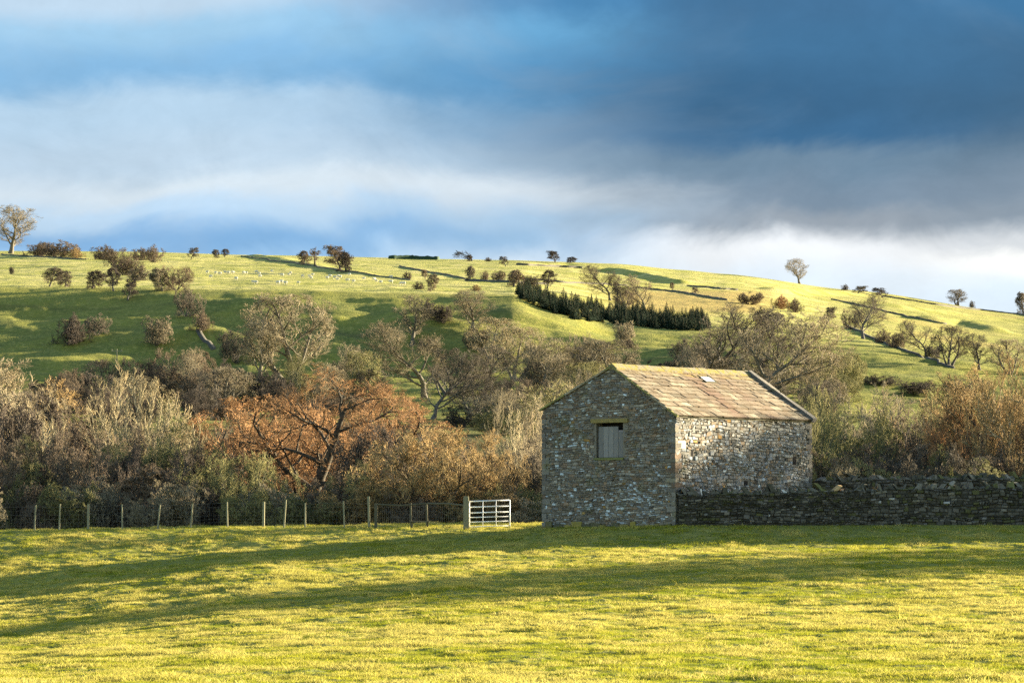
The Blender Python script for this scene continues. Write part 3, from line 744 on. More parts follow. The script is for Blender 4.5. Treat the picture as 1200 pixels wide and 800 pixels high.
def gen_tree(seed, H=10., stems=1, spread=0., clear=.25, n=(12, 7, 7, 6), ang=(55, 45, 42, 40), ratio=(.5, .55, .5, .5), wander=(.08, .16, .2, .22, .2),
             trop=(.05, .06, .06, .05, .04), r0=.22, twig=.011, shape='round', bend=(0, 0, 0), dead=0.):
    rg = np.random.default_rng(seed)
    K = (9, 7, 5, 4, 3); woodV = []; woodF = []; twV = []; twF = []; wo = to = 0
    ph = rg.uniform(0, 2*math.pi, stems); sp = np.radians(spread)*np.sqrt(rg.uniform(.05, 1, stems)) if stems > 1 else np.array([np.radians(spread)])
    D = np.stack([np.sin(sp)*np.cos(ph), np.sin(sp)*np.sin(ph), np.cos(sp)], -1)
    P = np.stack([.12*H*.2*np.cos(ph)*(stems > 1), .12*H*.2*np.sin(ph)*(stems > 1), np.full(stems, -.15)], -1)
    Ln = np.full(stems, H*.9)*(rg.uniform(.75, 1, stems) if stems > 1 else 1); Rd = np.full(stems, r0)*(rg.uniform(.5, 1, stems) if stems > 1 else 1)
    bend = np.array(bend, float)
    for lv in range(5):
        k = K[lv]; m = len(P); pts = np.zeros((m, k, 3)); pts[:, 0] = P; d = D.copy(); step = (Ln/(k-1))[:, None]
        dirs = np.zeros((m, k, 3)); dirs[:, 0] = d
        for i in range(1, k):
            d = norm(d+rg.normal(0, wander[lv], (m, 3))+np.array((0, 0, trop[lv]))+bend*(.12 if lv < 4 else .05))
            pts[:, i] = pts[:, i-1]+d*step; dirs[:, i] = d
        t = np.linspace(0, 1, k)[None]
        endr = (.18, .25, .35, .5, .55)[lv]
        rad = Rd[:, None]*(1-(1-endr)*t); 
        if lv == 0: rad = rad*(1+.5*np.exp(-t*9))
        V, Fq = tubes(pts, rad, (9, 6, 4, 3, 3)[lv])
        if lv < 3: woodV.append(V); woodF.append(Fq+wo); wo += len(V)
        else: twV.append(V); twF.append(Fq+to); to += len(V)
        if lv == 4: break
        c = n[lv]; s0 = clear if lv == 0 else (.18, .12, .1)[lv-1]
        tt = (np.arange(c)+.5)/c*(1-s0)+s0; tt = np.clip(tt[None]+rg.uniform(-.5, .5, (m, c))/c*(1-s0), s0, 1)
        f = tt*(k-1); i0 = np.minimum(f.astype(int), k-2); fr = (f-i0)[..., None]
        idx = np.arange(m)[:, None]
        cp = pts[idx, i0]*(1-fr)+pts[idx, i0+1]*fr; cd = norm(dirs[idx, i0]*(1-fr)+dirs[idx, i0+1]*fr)
        phi = rg.uniform(0, 2*math.pi, (m, 1))+np.arange(c)[None]*2.39996+rg.uniform(-.5, .5, (m, c))
        u = norm(np.cross(cd, np.array([.21, .37, .9])+0*cd)); w = np.cross(cd, u)
        an = np.radians(ang[lv])*rg.uniform(.7, 1.25, (m, c))
        if lv == 0: an = an*(1.15-.55*(tt-s0)/(1-s0))
        nd = norm(cd*np.cos(an)[..., None]+(u*np.cos(phi)[..., None]+w*np.sin(phi)[..., None])*np.sin(an)[..., None])
        q = (tt-s0)/(1-s0)
        if lv == 0:
            sh = {'round': np.sqrt(np.clip(1-(q*.95-.25)**2*1.25, .1, 1)), 'cone': 1-.75*q, 'up': .75+.3*q-.55*q**3, 'flat': .9+.15*q-.25*q**4}[shape]
        else: sh = 1-.5*q
        nl = Ln[:, None]*ratio[lv]*sh*rg.uniform(.7, 1.2, (m, c))
        if dead: keep = rg.random((m, c)) > dead
        else: keep = np.ones((m, c), bool)
        r_here = Rd[:, None]*(1-(1-endr)*tt)
        nr = np.maximum(r_here*(.62, .56, .5, .5)[lv], twig*(1.6 if lv < 3 else 1))
        if lv == 3: nr = np.full_like(nr, twig)
        P = cp[keep]; D = nd[keep]; Ln = nl[keep]; Rd = nr[keep]
        if lv == 2: Rd = np.minimum(Rd, twig*2)
    return np.concatenate(woodV), np.concatenate(woodF), np.concatenate(twV), np.concatenate(twF)
PROTO = {}
def proto(name, **kw):
    wv, wf, tv, tf = gen_tree(**kw)
    if name[:3] != 'ben':
        a0 = np.concatenate([tv, wv]); H0 = np.percentile(a0[:, 2], 97); cx, cy = np.median(tv[:, 0]), np.median(tv[:, 1])
        rr = np.percentile(np.hypot(tv[:, 0]-cx, tv[:, 1]-cy), 88); ce = np.array((cx, cy, H0*.42)); ra = np.array((rr, rr, H0*.58))
        for q in (wv, tv):
            rho = np.linalg.norm((q-ce)/ra, axis=1); k = np.where((rho > .9) & (q[:, 2] > .3), (.9+.48*(rho-.9))/np.maximum(rho, .01), 1.)
            zk = np.where(q[:, 2] > ce[2], k, 1.); q[:, :2] = ce[:2]+(q[:, :2]-ce[:2])*k[:, None]; q[:, 2] = ce[2]+(q[:, 2]-ce[2])*zk
    allv = np.concatenate([tv, wv]); c = np.array([np.median(allv[:, 0]), np.median(allv[:, 1])])
    lo = np.percentile(allv, 1, axis=0); hi = np.percentile(allv, 99, axis=0)
    Hh = np.percentile(allv[:, 2], 99.3); Wd = ((hi-lo)[0]+(hi-lo)[1])/2
    PROTO[name] = (mesh_np('trunk', wv, wf, 4, M_limb, smooth=True, link=False), mesh_np('crown', tv, tf, 4, M_twig, link=False), Hh*.985, Wd, (float(c[0]), float(c[1])))
proto('oak1', seed=3, H=10, clear=.24, n=(14, 10, 9, 8), ang=(76, 52, 48, 42), ratio=(.56, .55, .55, .62), wander=(.13, .26, .28, .26, .2), trop=(.06, .08, .08, .07, .06), r0=.4, twig=.009, shape='flat')
proto('oak2', seed=8, H=10, clear=.2, n=(13, 10, 9, 8), ang=(72, 52, 48, 42), ratio=(.54, .55, .55, .62), wander=(.16, .26, .28, .26, .2), trop=(.05, .08, .08, .07, .06), r0=.3, twig=.009, shape='flat')
proto('ash1', seed=11, H=11, clear=.16, n=(15, 9, 9, 7), ang=(50, 42, 42, 36), ratio=(.52, .55, .56, .62), wander=(.08, .12, .16, .16, .15), trop=(.05, .12, .1, .1, .08), r0=.26, twig=.0115)
proto('ash2', seed=19, H=11, stems=3, spread=22, clear=.16, n=(9, 8, 8, 7), ang=(48, 42, 42, 36), ratio=(.42, .55, .56, .62), wander=(.1, .14, .16, .16, .15), trop=(.05, .12, .1, .1, .08), r0=.22, twig=.011)
proto('ash3', seed=27, H=11, clear=.15, n=(14, 9, 9, 7), ang=(58, 46, 44, 36), ratio=(.55, .55, .56, .62), wander=(.16, .2, .2, .18, .15), trop=(.05, .14, .1, .1, .08), r0=.3, twig=.011)
proto('wil1', seed=31, H=8, stems=7, spread=50, clear=.12, n=(10, 8, 7, 6), ang=(46, 38, 32, 28), ratio=(.6, .52, .52, .6), wander=(.1, .12, .13, .12, .1), trop=(.03, .08, .1, .12, .12), r0=.11, twig=.010, shape='round')
proto('wil2', seed=37, H=8, stems=6, spread=58, clear=.12, n=(10, 8, 7, 7), ang=(50, 38, 32, 28), ratio=(.6, .52, .52, .6), wander=(.12, .12, .13, .12, .1), trop=(.03, .08, .1, .12, .12), r0=.12, twig=.010, shape='round')
proto('dom1', seed=41, H=6, stems=9, spread=62, clear=.14, n=(8, 8, 7, 6), ang=(48, 46, 44, 40), ratio=(.42, .56, .58, .62), wander=(.14, .2, .22, .22, .2), trop=(.04, .06, .06, .06, .06), r0=.11, twig=.0095)
proto('dom2', seed=47, H=6, stems=8, spread=58, clear=.12, n=(8, 8, 7, 6), ang=(50, 46, 44, 40), ratio=(.43, .56, .58, .62), wander=(.16, .22, .22, .22, .2), trop=(.03, .06, .06, .06, .06), r0=.11, twig=.0095)
proto('haw1', seed=53, H=5, clear=.2, n=(16, 10, 9, 7), ang=(68, 52, 46, 42), ratio=(.5, .55, .56, .6), wander=(.14, .22, .22, .22, .2), trop=(.02, .05, .05, .05, .05), r0=.15, twig=.013)
proto('haw2', seed=59, H=5, stems=2, spread=24, clear=.16, n=(13, 9, 9, 7), ang=(64, 52, 46, 42), ratio=(.46, .55, .56, .6), wander=(.16, .22, .22, .22, .2), trop=(.02, .05, .05, .05, .05), r0=.13, twig=.0125)
proto('shr1', seed=61, H=3.5, stems=16, spread=70, clear=.05, n=(7, 6, 6, 5), ang=(44, 42, 40, 38), ratio=(.42, .55, .58, .6), wander=(.14, .18, .2, .2, .2), trop=(.05, .06, .06, .06, .05), r0=.05, twig=.0095)
proto('shr2', seed=67, H=3.5, stems=15, spread=60, clear=.05, n=(7, 6, 6, 5), ang=(40, 40, 38, 36), ratio=(.42, .55, .58, .6), wander=(.12, .16, .18, .18, .18), trop=(.06, .07, .07, .07, .07), r0=.05, twig=.0095)
proto('bent', seed=71, H=5, clear=.35, n=(12, 8, 7, 6), ang=(55, 45, 42, 40), ratio=(.5, .5, .45, .45), wander=(.12, .2, .22, .22, .2), trop=(.0, .03, .03, .03, .03), r0=.16, twig=.013, bend=(-2.2, 0, -.1))
KINDNAME = {'oak': 'oak_tree', 'ash': 'bare_tree', 'wil': 'willow_tree', 'dom': 'hawthorn_tree', 'haw': 'hawthorn_tree', 'shr': 'shrub', 'ben': 'bent_tree'}
CATNAME = {'oak': 'tree', 'ash': 'tree', 'wil': 'tree', 'dom': 'tree', 'haw': 'tree', 'shr': 'bush', 'ben': 'tree'}
_tr = random.Random(99)
def tree(kind, pal, x, y, h, w, label, group=None, bark=None, rz=None):
    tm, cm, Hh, Wd, off = PROTO[kind]
    s = w/Wd; a = _tr.uniform(0, 6.28) if rz is None else rz       # the crown, not the foot, stands at x
    x -= .85*s*(off[0]*math.cos(a)-off[1]*math.sin(a)); y = max(y-.85*s*(off[0]*math.sin(a)+off[1]*math.cos(a)), min(y, 154.5) if y > 150 else 0)
    o = empty(KINDNAME[kind[:3]], (x, y, gz(x, y)-.1), a)
    o.scale = (s, s, (h+.1)/Hh)
    tag(o, label, CATNAME[kind[:3]], group)
    for nm, me, mt in (('trunk', tm, bark or ((.07, .058, .042) if kind[:3] == 'oak' else tuple(.35*v+.04 for v in PAL[pal]))), ('crown', cm, PAL[pal])):
        c = bpy.data.objects.new(nm, me); C.objects.link(c); c.parent = o
        c.color = (*mt, 1)
    return o
def near(kind, pal, px, d, top, wpx, label, bark=None, group='trees and shrubs in the hedgerow behind the fence', rz=None):
    d += 4.5; x = (px-600)/F*d; h = Z(top, d)-gz(x, d); return tree(kind, pal, x, d, h, max(wpx/F*d, h*{'wil': .95, 'dom': .95, 'oak': .9, 'shr': 1.1}.get(kind[:3], .7)*(.6 if 'slim' in label or 'tips' in label else 1)), label, group, bark, rz)
def far(kind, pal, px, base, top, wpx, label, group='trees scattered over the hillside', bark=None, lo=330):
    x, d = hit(px, base, lo); h = (base-top)/F*d; return tree(kind, pal, x, d, max(h, Z(top, d)-gz(x, d)), wpx/F*d, label, group, bark)
PB = M_palebark
# --- hedgerow behind the fence
for a in [
 ('ash2','buff',-6,188,428,110,'tall pale grey tree cut by the left edge of the picture',PB),
 ('dom1','brown',38,186,478,110,'domed brown tree right of the pale grey tree at the left edge',),
 ('dom2','orange',66,200,462,85,'round orange tipped tree above the brown dome at far left',),
 ('wil2','straw',150,178,438,190,'big pale straw coloured willow with upright twigs, left of the rust oak',PB),
 ('dom1','brown',104,172,508,95,'lower brown thorn in front of the left side of the big pale willow',),
 ('dom2','olive',24,166,520,120,'olive thicket tree above the fence at far left',),
 ('dom1','brown',118,163,530,110,'brown thorn tree behind the pale fence post at left',),
 ('dom2','olive',214,168,500,95,'olive grey thorn on the right flank of the big pale willow',),
 ('oak2','rust',282,186,470,150,'smaller rust coloured oak left of the big oak',),
 ('oak1','rust',378,170,430,215,'big spreading rust coloured oak with dark gnarled trunk above the fence',),
 ('oak2','rust',462,180,457,150,'rust coloured oak right of the big oak, above the orange thorn',),
 ('dom1','olive',300,160,535,110,'dark olive thorn tree under the left side of the big oak',),
 ('dom2','olive',235,164,540,90,'olive thorn tree between the pale willow and the oak',),
 ('haw2','brown',180,160,545,80,'brown thorn tree under the big pale willow',),
 ('dom2','olive',418,159,545,90,'olive thorn tree under the right side of the big oak',),
 ('dom1','orange',500,158,503,185,'broad dense orange thorn tree left of the white gate',),
 ('dom2','orange',562,163,512,100,'orange thorn tree just behind the white gate',),
 ('wil2','buff',621,178,470,70,'slim buff willow between the gate and the barn',),
 ('dom2','grey',632,166,515,70,'grey thorn tree hard against the left side of the barn',),
 ('wil1','straw',612,215,478,60,'pale willow tips rising behind the orange thorn near the barn',PB),
 ('ash1','olive',668,230,455,90,'olive ash rising behind the left end of the barn roof',),
]: near(*a[:7], bark=a[7] if len(a) > 7 else None, rz=1.9 if a[0] == 'oak1' else None)
rs = random.Random(5)
for i in range(46):   # understorey shrubs along the fence
    px = -30+i*15+rs.uniform(-6, 6)
    if px > 640: break
    near(rs.choice(['shr1','shr2']), rs.choice(['olive','brown','buff','orange' if 380 < px < 600 else 'olive','buff']), px, rs.uniform(154.5, 162), rs.uniform(562, 586), rs.uniform(48, 75),
         'low tangled bare shrub in the bottom of the hedgerow just behind the wire fence', group='low shrubs behind the fence')
SIL = ([-20,0,40,70,100,150,200,230,260,300,340,370,420,460,490,510,560,600,620,640], [430,436,480,468,470,446,456,482,478,468,448,446,456,464,486,502,514,520,486,490])
for i in range(44):  # grey and dark twig palettes put the shade between crowns into the colour
    px = -35+i*15.6+rs.uniform(-6, 6); d = rs.uniform(163, 235); top = float(np.interp(px, *SIL))+rs.uniform(28, 85)
    if 315 < px < 425: d = max(d, 190)
    near(rs.choice(['dom1','dom2','dom1','dom2','oak2' if 240 < px < 480 else 'dom2']), rs.choice(['rust','brown','grey','dark','olive'] if 240 < px < 480 else ['olive','brown','grey','dark']), px, d, min(top, 560), rs.uniform(62, 105),
         'tangled bare thorn tree filling the inside of the dense hedgerow behind the fence', group='thorn trees filling the hedgerow')
# --- thicket right of the barn, behind the second wall
for a in [
 ('wil2','olive',968,158,462,80,'olive willow thicket right against the far end of the barn',),
 ('dom1','olive',1005,163,482,90,'olive thorn tree behind the second wall near the barn',),
 ('wil1','buff',1042,172,462,95,'buff willow in the middle of the thicket right of the barn',),
 ('dom2','brown',1076,160,488,85,'brown thorn tree behind the middle of the second wall',),
 ('wil2','olive',1102,166,458,80,'olive willow left of the orange trees at the right edge',),
 ('ash3','orange',1150,158,437,120,'orange brown tree right of the thicket with thin dark stems',),
 ('wil2','orange',1196,154,418,120,'tall orange willow with pale leaning stems at the right edge',PB),
 ('dom1','rust',1130,155,500,80,'low rust coloured thorn tree behind the wall toward the right edge',),
 ('dom1','brown',1185,154,500,90,'brown thorn tree below the tall orange willow at the right edge',),
]: near(a[0], a[1], a[2], a[3]+9, *a[4:7], bark=a[7] if len(a) > 7 else None, group='trees in the thicket right of the barn')
for i in range(20):
    px = 955+i*14+rs.uniform(-5, 5)
    near(rs.choice(['shr1','shr2']), rs.choice(['olive','brown','grey','olive','buff']), px, rs.uniform(156, 164), rs.uniform(522, 545), rs.uniform(45, 70),
         'low tangled bare shrub rising just behind the second dry stone wall', group='shrubs behind the second wall')
for i in range(22):
    px = 962+i*12+rs.uniform(-5, 5); top = float(np.interp(px, [950, 1000, 1090, 1130, 1220], [474, 484, 474, 458, 440]))+rs.uniform(5, 45)
    near(rs.choice(['dom1','dom2','wil2','wil1']), rs.choice(['olive','buff','brown','grey'] if px < 1110 else ['orange','rust','brown','orange']), px, rs.uniform(166, 192), top, rs.uniform(55, 90),
         'tangled bare thorn tree filling the thicket behind the second dry stone wall', group='thorn trees filling the right thicket')
# --- trees outside the frame on the right: they throw the soft shadows on the barn and the grass
for k, x, y, h, w in (('ash2', 52, 140, 10.5, 9.5), ('ash1', 58, 144, 11.0, 9.), ('ash2', 55, 135, 9.0, 9), ('oak2', 45, 143, 6.0, 7), ('ash1', 41, 158.5, 9.3, 9), ('ash2', 46, 161.5, 9.2, 9), ('ash3', 53, 165, 10.5, 9), ('dom1', 48, 161, 5.5, 7)):
    tree(k, 'olive', x, y, h, w, 'bare tree of the hedgerow beyond the right edge of the picture', 'hedgerow trees beyond the right edge')
# --- hillside trees: kind, palette, px, base row, top row, width px
for a in [
 ('ash1','buff',15,297,242,58,'large pale bare tree on the skyline at the far left'),
 ('shr1','brown',44,300,284,34,'brown bush on the skyline right of the large bare tree'),
 ('shr2','brown',66,301,282,44,'wide brown bush on the skyline, second right of the large bare tree'),
 ('shr1','orange',87,302,290,22,'small tawny bush at the end of the skyline scrub on the left'),
 ('shr1','brown',120,304,287,30,'brown bush at the top of the scrub line running downhill on the left'),
 ('dom1','brown',136,312,291,36,'brown thorn below the top of the left scrub line'),
 ('shr2','brown',147,322,302,36,'brown bush in the middle of the left scrub line'),
 ('shr1','grey',162,328,312,28,'grey bush low in the left scrub line'),
 ('shr1','brown',163,305,290,22,'small brown bush, left of the pair below the skyline'),
 ('dom2','brown',177,307,286,30,'rounded brown thorn, right of the pair below the skyline'),
 ('shr2','dark',12,321,312,6,'tiny dark bush alone on the upper left pasture'),
 ('haw1','grey',61,336,314,24,'left one of two small thorns on the left brow of the slope'),
 ('haw2','grey',73,336,316,20,'right one of two small thorns on the left brow of the slope'),
 ('haw2','grey',111,338,317,22,'small thin thorn on the brow, right of the two thorns'),
 ('haw1','dark',131,340,312,22,'dark rounded thorn on the brow at left'),
 ('haw1','dark',153,351,325,20,'dark upright thorn just below the brow at left'),
 ('haw2','buff',185,341,314,22,'thin pale thorn leaning beside a wider brown thorn on the brow'),
 ('dom1','brown',206,340,312,40,'wide brown thorn on the brow above the downhill scrub'),
 ('dom1','grey',219,371,339,36,'grey brown thorn below the brow in the downhill scrub'),
 ('shr1','brown',236,388,366,28,'brown bush at the lower end of the downhill scrub'),
 ('shr1','dark',84,405,371,44,'dark wide bush on the shaded slope at left'),
 ('dom2','grey',112,392,367,34,'grey thorn just behind the dark wide bush on the slope'),
 ('shr2','buff',184,405,372,36,'pale rounded bush alone on the shaded slope'),
 ('haw1','grey',226,304,290,13,'small round tree on the left skyline'),
 ('haw2','grey',252,302,292,9,'tiny tree on the left skyline, left of a twin'),
 ('haw1','dark',263,301,291,12,'tiny dark round tree on the left skyline'),
 ('haw2','brown',355,310,293,13,'small thin tree left of the two trees on the sunlit pasture'),
 ('bent','brown',368,312,292,22,'wind bent brown tree on the sunlit pasture'),
 ('haw1','brown',392,318,289,30,'large rounded brown tree on the sunlit pasture'),
 ('haw2','dark',404,319,295,18,'dark tree against the right side of the large rounded brown tree'),
 ('shr1','brown',477,327,318,11,'tiny bush alone on the pasture right of the sheep'),
 ('haw1','brown',497,327,316,10,'tiny tree in the wall line right of the sheep'),
 ('haw2','buff',507,341,321,14,'thin pale tree on the brow above the dark scrub'),
 ('shr1','brown',490,339,330,14,'small brown bush on the brow above the dark scrub'),
 ('shr1','orange',558,341,333,12,'small tawny bush on the brow right of the dark scrub'),
 ('bent','dark',541,305,292,17,'wind bent tree on the middle skyline'),
 ('haw2','dark',550,306,298,7,'tiny tree beside the wind bent skyline tree'),
 ('shr1','brown',572,306,301,8,'tiny bush on the middle skyline'),
 ('haw1','grey',590,312,300,11,'small tree below the middle skyline'),
 ('haw2','grey',551,329,311,12,'small upright tree at the left end of the pasture wall'),
 ('shr1','brown',568,328,317,12,'small bush second along the pasture wall'),
 ('shr2','brown',585,330,317,16,'brown bush third along the pasture wall'),
 ('haw2','brown',604,336,316,20,'brown thorn at the top left corner of the conifer plantation'),
 ('shr2','grey',622,338,322,24,'grey scrub on the upper edge of the conifer plantation'),
 ('haw1','dark',643,338,317,20,'dark round thorn on the upper edge of the conifer plantation'),
 ('haw1','dark',648,307,294,18,'dark tree on the skyline above the plantation'),
 ('haw2','dark',670,308,301,12,'smaller dark tree right of the dark skyline tree'),
 ('ash3','grey',699,350,309,38,'bare spreading tree rising out of the left part of the plantation'),
 ('ash1','grey',722,352,322,22,'small bare tree between the two spreading plantation trees'),
 ('ash3','buff',745,366,323,34,'bare spreading tree rising out of the middle of the plantation'),
 ('ash2','brown',730,366,336,30,'brown bare tree against the middle of the plantation'),
 ('haw1','brown',788,340,331,7,'tiny tree on the wall crossing the right pasture'),
 ('haw1','brown',815,345,336,8,'tiny tree right of another on the right pasture wall'),
 ('shr2','brown',881,357,343,30,'russet bush at the end of the bracken strip'),
 ('shr1','rust',916,362,346,26,'reddish bush right of the russet bush on the slope'),
 ('shr1','brown',932,366,350,20,'small brown bush right of the reddish bush'),
 ('ash1','buff',934,330,302,28,'large bare tree alone on the right skyline'),
 ('shr1','grey',991,340,333,10,'tiny bush on the skyline right of the lone tree'),
 ('haw1','grey',1010,345,336,18,'low grey tree on the right skyline before the moor'),
 ('haw1','dark',1031,348,336,18,'dark rounded tree on the skyline where the moor begins'),
 ('ash2','grey',1123,357,339,26,'spreading bare tree on the skyline right of the moor'),
 ('shr1','grey',1140,358,352,8,'tiny bush right of the spreading skyline tree'),
 ('haw2','grey',1198,366,342,14,'bare tree on the skyline at the right edge'),
 ('haw1','dark',974,378,360,17,'small dark round tree above the diagonal wall'),
 ('dom1','brown',1000,386,362,28,'brown thorn left of the tree with the forked trunk on the wall'),
 ('ash3','grey',1020,397,344,46,'bare tree with a forked trunk at the top of the diagonal wall'),
 ('shr1','brown',1034,402,386,22,'low brown bush below the forked tree on the diagonal wall'),
 ('shr2','brown',1052,408,390,24,'brown bush halfway down the diagonal wall'),
 ('ash3','grey',1070,416,374,38,'bare tree halfway down the diagonal wall'),
 ('ash2','grey',1114,430,383,42,'many stemmed bare tree at the foot of the diagonal wall'),
 ('ash1','grey',1145,434,392,40,'bare tree second from the right edge below the wall'),
 ('ash2','buff',1182,438,398,44,'buff bare tree above the orange thicket at the right edge'),
 ('shr2','grey',1095,420,404,22,'grey bush between two bare trees on the diagonal wall'),
 ('shr2','buff',732,406,378,26,'pale upright bush alone on the meadow below the plantation'),
 ('shr1','dark',737,408,398,20,'low dark bush at the foot of the pale upright bush'),
]: far(*a)
G2 = 'trees in the valley below the hill'
for a in [
 ('ash2','buff',335,448,347,106,'largest grey buff bare tree in the middle left of the valley'),
 ('ash1','buff',306,450,372,60,'grey buff tree overlapping the left side of the largest valley tree'),
 ('dom1','grey',275,425,388,50,'grey thorn left of the largest valley tree'),
 ('dom1','brown',213,468,410,76,'round topped brown tree with a dark trunk in the valley at left'),
 ('dom2','dark',165,462,428,70,'dark tree left of the round topped brown tree'),
 ('shr1','dark',95,472,434,80,'dark purple brown thicket below the left slope'),
 ('shr2','dark',60,470,446,50,'dark thicket at the left end of the valley floor'),
 ('shr1','dark',258,478,426,80,'near black thicket behind the small rust oak'),
 ('shr2','dark',300,482,432,70,'near black thicket under the largest valley tree'),
 ('shr1','grey',395,452,425,50,'grey thicket right of the largest valley tree'),
 ('ash3','buff',464,466,378,92,'grey buff bare tree with an arching trunk in the centre of the valley'),
 ('ash1','buff',486,408,350,48,'slim bare tree on the slope above the arching centre tree'),
 ('shr1','dark',502,372,352,26,'dark scrub just below the brow in the centre'),
 ('shr2','dark',518,380,360,30,'dark scrub lower down the slope in the centre'),
 ('shr1','dark',430,464,436,40,'dark bush left of the arching centre tree'),
 ('shr1','grey',500,412,396,28,'grey bush beside the ruined field hut'),
 ('ash1','buff',552,392,343,54,'uppermost buff tree of the tree line climbing the centre slope'),
 ('ash2','straw',578,420,373,62,'pale buff tree second down the tree line on the centre slope'),
 ('ash2','straw',606,446,384,66,'pale buff tree third down the tree line on the centre slope'),
 ('ash1','buff',640,478,396,84,'wide buff tree above the left end of the barn'),
 ('shr2','grey',560,412,388,30,'grey bush beside the climbing tree line'),
 ('dom1','dark',596,486,444,60,'dark thorn below the climbing tree line'),
 ('dom1','brown',632,492,446,60,'brown thorn left of the barn roof'),
 ('ash3','grey',541,492,415,70,'thin dark bare tree in the meadow left of the barn'),
 ('shr1','dark',545,500,472,56,'dark thicket under the thin dark bare tree'),
 ('dom2','olive',580,512,478,70,'olive thorn above the orange thorn tree'),
 ('ash1','buff',690,452,398,66,'buff tree just above the barn ridge at left'),
 ('dom2','buff',720,448,412,56,'rounded buff tree above the barn ridge'),
 ('wil1','straw',655,500,442,50,'pale upright willow beside the barn gable top',),
 ('shr2','dark',780,452,425,60,'dark scrub behind the middle of the barn ridge'),
 ('dom1','grey',810,450,398,60,'grey thorn left of the two big trees behind the roof'),
 ('ash3','grey',862,476,360,132,'big bare tree with dark limbs rising behind the barn roof'),
 ('ash3','buff',938,482,366,124,'big bare tree with leaning limbs right of the barn ridge'),
 ('ash2','grey',900,470,366,90,'bare tree between the two big trees behind the roof'),
 ('dom1','olive',985,470,440,60,'olive thorn in the meadow right of the barn'),
 ('shr1','dark',1030,452,440,50,'low dark scrub across the meadow right of the barn'),
 ('shr2','dark',1075,462,446,50,'low dark scrub behind the thicket at right'),
 ('dom2','brown',1130,470,440,60,'brown thorn in the meadow behind the orange trees'),
 ('dom1','buff',820,470,420,70,'buff thorn just behind the barn ridge'),
]: far(*a, group=G2, lo=345)

for i in range(13):
    px = rs.uniform(560, 715); base = rs.uniform(455, 535)-(px-560)*.1; h = rs.uniform(42, 70)
    far(rs.choice(['ash1','ash2','dom2','ash3','wil2']), rs.choice(['buff','straw','buff','grey','olive']), px, base, base-h, rs.uniform(48, 75), 'bare buff coloured tree in the tree line filling the valley left of the barn', group='bare trees filling the valley left of the barn', lo=345)
for i in range(12):
    px = [118, 160, 232, 268, 380, 405, 425, 520, 548, 575, 440, 355][i]+rs.uniform(-8, 8); base = rs.uniform(458, 488); h = rs.uniform(42, 72)
    far(rs.choice(['ash1','ash2','ash3']), rs.choice(['buff','grey','buff','olive']), px, base, base-h, rs.uniform(44, 70), 'fine twigged bare tree among the dark thorns of the valley floor', group='bare trees of the valley floor', lo=345)
for i in range(30):
    px = rs.uniform(-10, 560); base = rs.uniform(462, 505); h = rs.uniform(24, 50)
    if 470 < px < 530: continue
    far(rs.choice(['dom1','shr1','dom2','shr2']), rs.choice(['dark','grey','brown','dark']), px, base, base-h, rs.uniform(45, 80), 'dark tangled thorn on the valley floor behind the hedgerow', group='dark thorns on the valley floor', lo=345)
for i in range(16):
    px = rs.uniform(780, 1010); base = rs.uniform(455, 500); h = rs.uniform(35, 60)
    far(rs.choice(['dom1','dom2','ash2']), rs.choice(['olive','grey','buff']), px, base, base-h, rs.uniform(45, 70), 'low olive grey thorn filling the ground under the two big trees behind the roof', group='thorns under the big trees behind the barn', lo=345)
# conifer plantation
def build_conifers():
    protos = []
    for s in (1, 2, 3):
        rg = np.random.default_rng(s); n = 900
        t = rg.random(n)**1.25; z = .04+t*.95; rad = (1-t)*.20*rg.uniform(.45, 1.1, n); ph = rg.uniform(0, 6.28, n)
        c = np.stack([rad*np.cos(ph), rad*np.sin(ph), z], -1); o = np.stack([np.cos(ph), np.sin(ph), -.45+0*ph], -1)*(.05*(1.2-t))[:, None]
        sd = np.stack([-np.sin(ph), np.cos(ph), rg.uniform(-.3, .3, n)], -1)*(.024*(1.3-t))[:, None]
        V = np.stack([c-sd, c+sd, c+o+sd*.3, c+o-sd*.3], 1).reshape(-1, 3)
        cr = mesh_np('crown', V, np.arange(4*n).reshape(-1, 4), 4, M_needle, link=False)
        tv, tf = tubes(np.array([[[0, 0, -.02], [0, 0, .5], [0, 0, .98]]]), np.array([[.018, .012, .003]]), 6)
        protos.append((cr, mesh_np('trunk', tv, tf, 4, M_bark, link=False)))
    rg = random.Random(77)
    spine = [(612, 350, 338), (640, 364, 344), (670, 374, 350), (700, 378, 356), (740, 383, 362), (780, 386, 366), (825, 388, 368)]
    k = 0
    for px in np.arange(608, 830, .78):
        b = np.interp(px, [s[0] for s in spine], [s[1] for s in spine]); t = np.interp(px, [s[0] for s in spine], [s[2] for s in spine])
        base = b-rg.random()**1.2*(b-t)*.8; hpx = rg.uniform(11, 19)+1.5*math.sin(px*.21)
        x, d = hit(px+rg.uniform(-1.5, 1.5), base, 600); h = hpx/F*d
        o = empty('conifer_tree', (x, d, gz(x, d)-.05), rg.uniform(0, 6)); f_ = h*rg.uniform(1.2, 2.1); o.scale = (f_, f_, h)
        tag(o, 'dark young conifer in the plantation strip across the hillside', 'tree', 'conifers in the hillside plantation')
        cr, tr = protos[k % 3]; k += 1
        for nm, me in (('crown', cr), ('trunk', tr)):
            c = bpy.data.objects.new(nm, me); C.objects.link(c); c.parent = o
build_conifers()

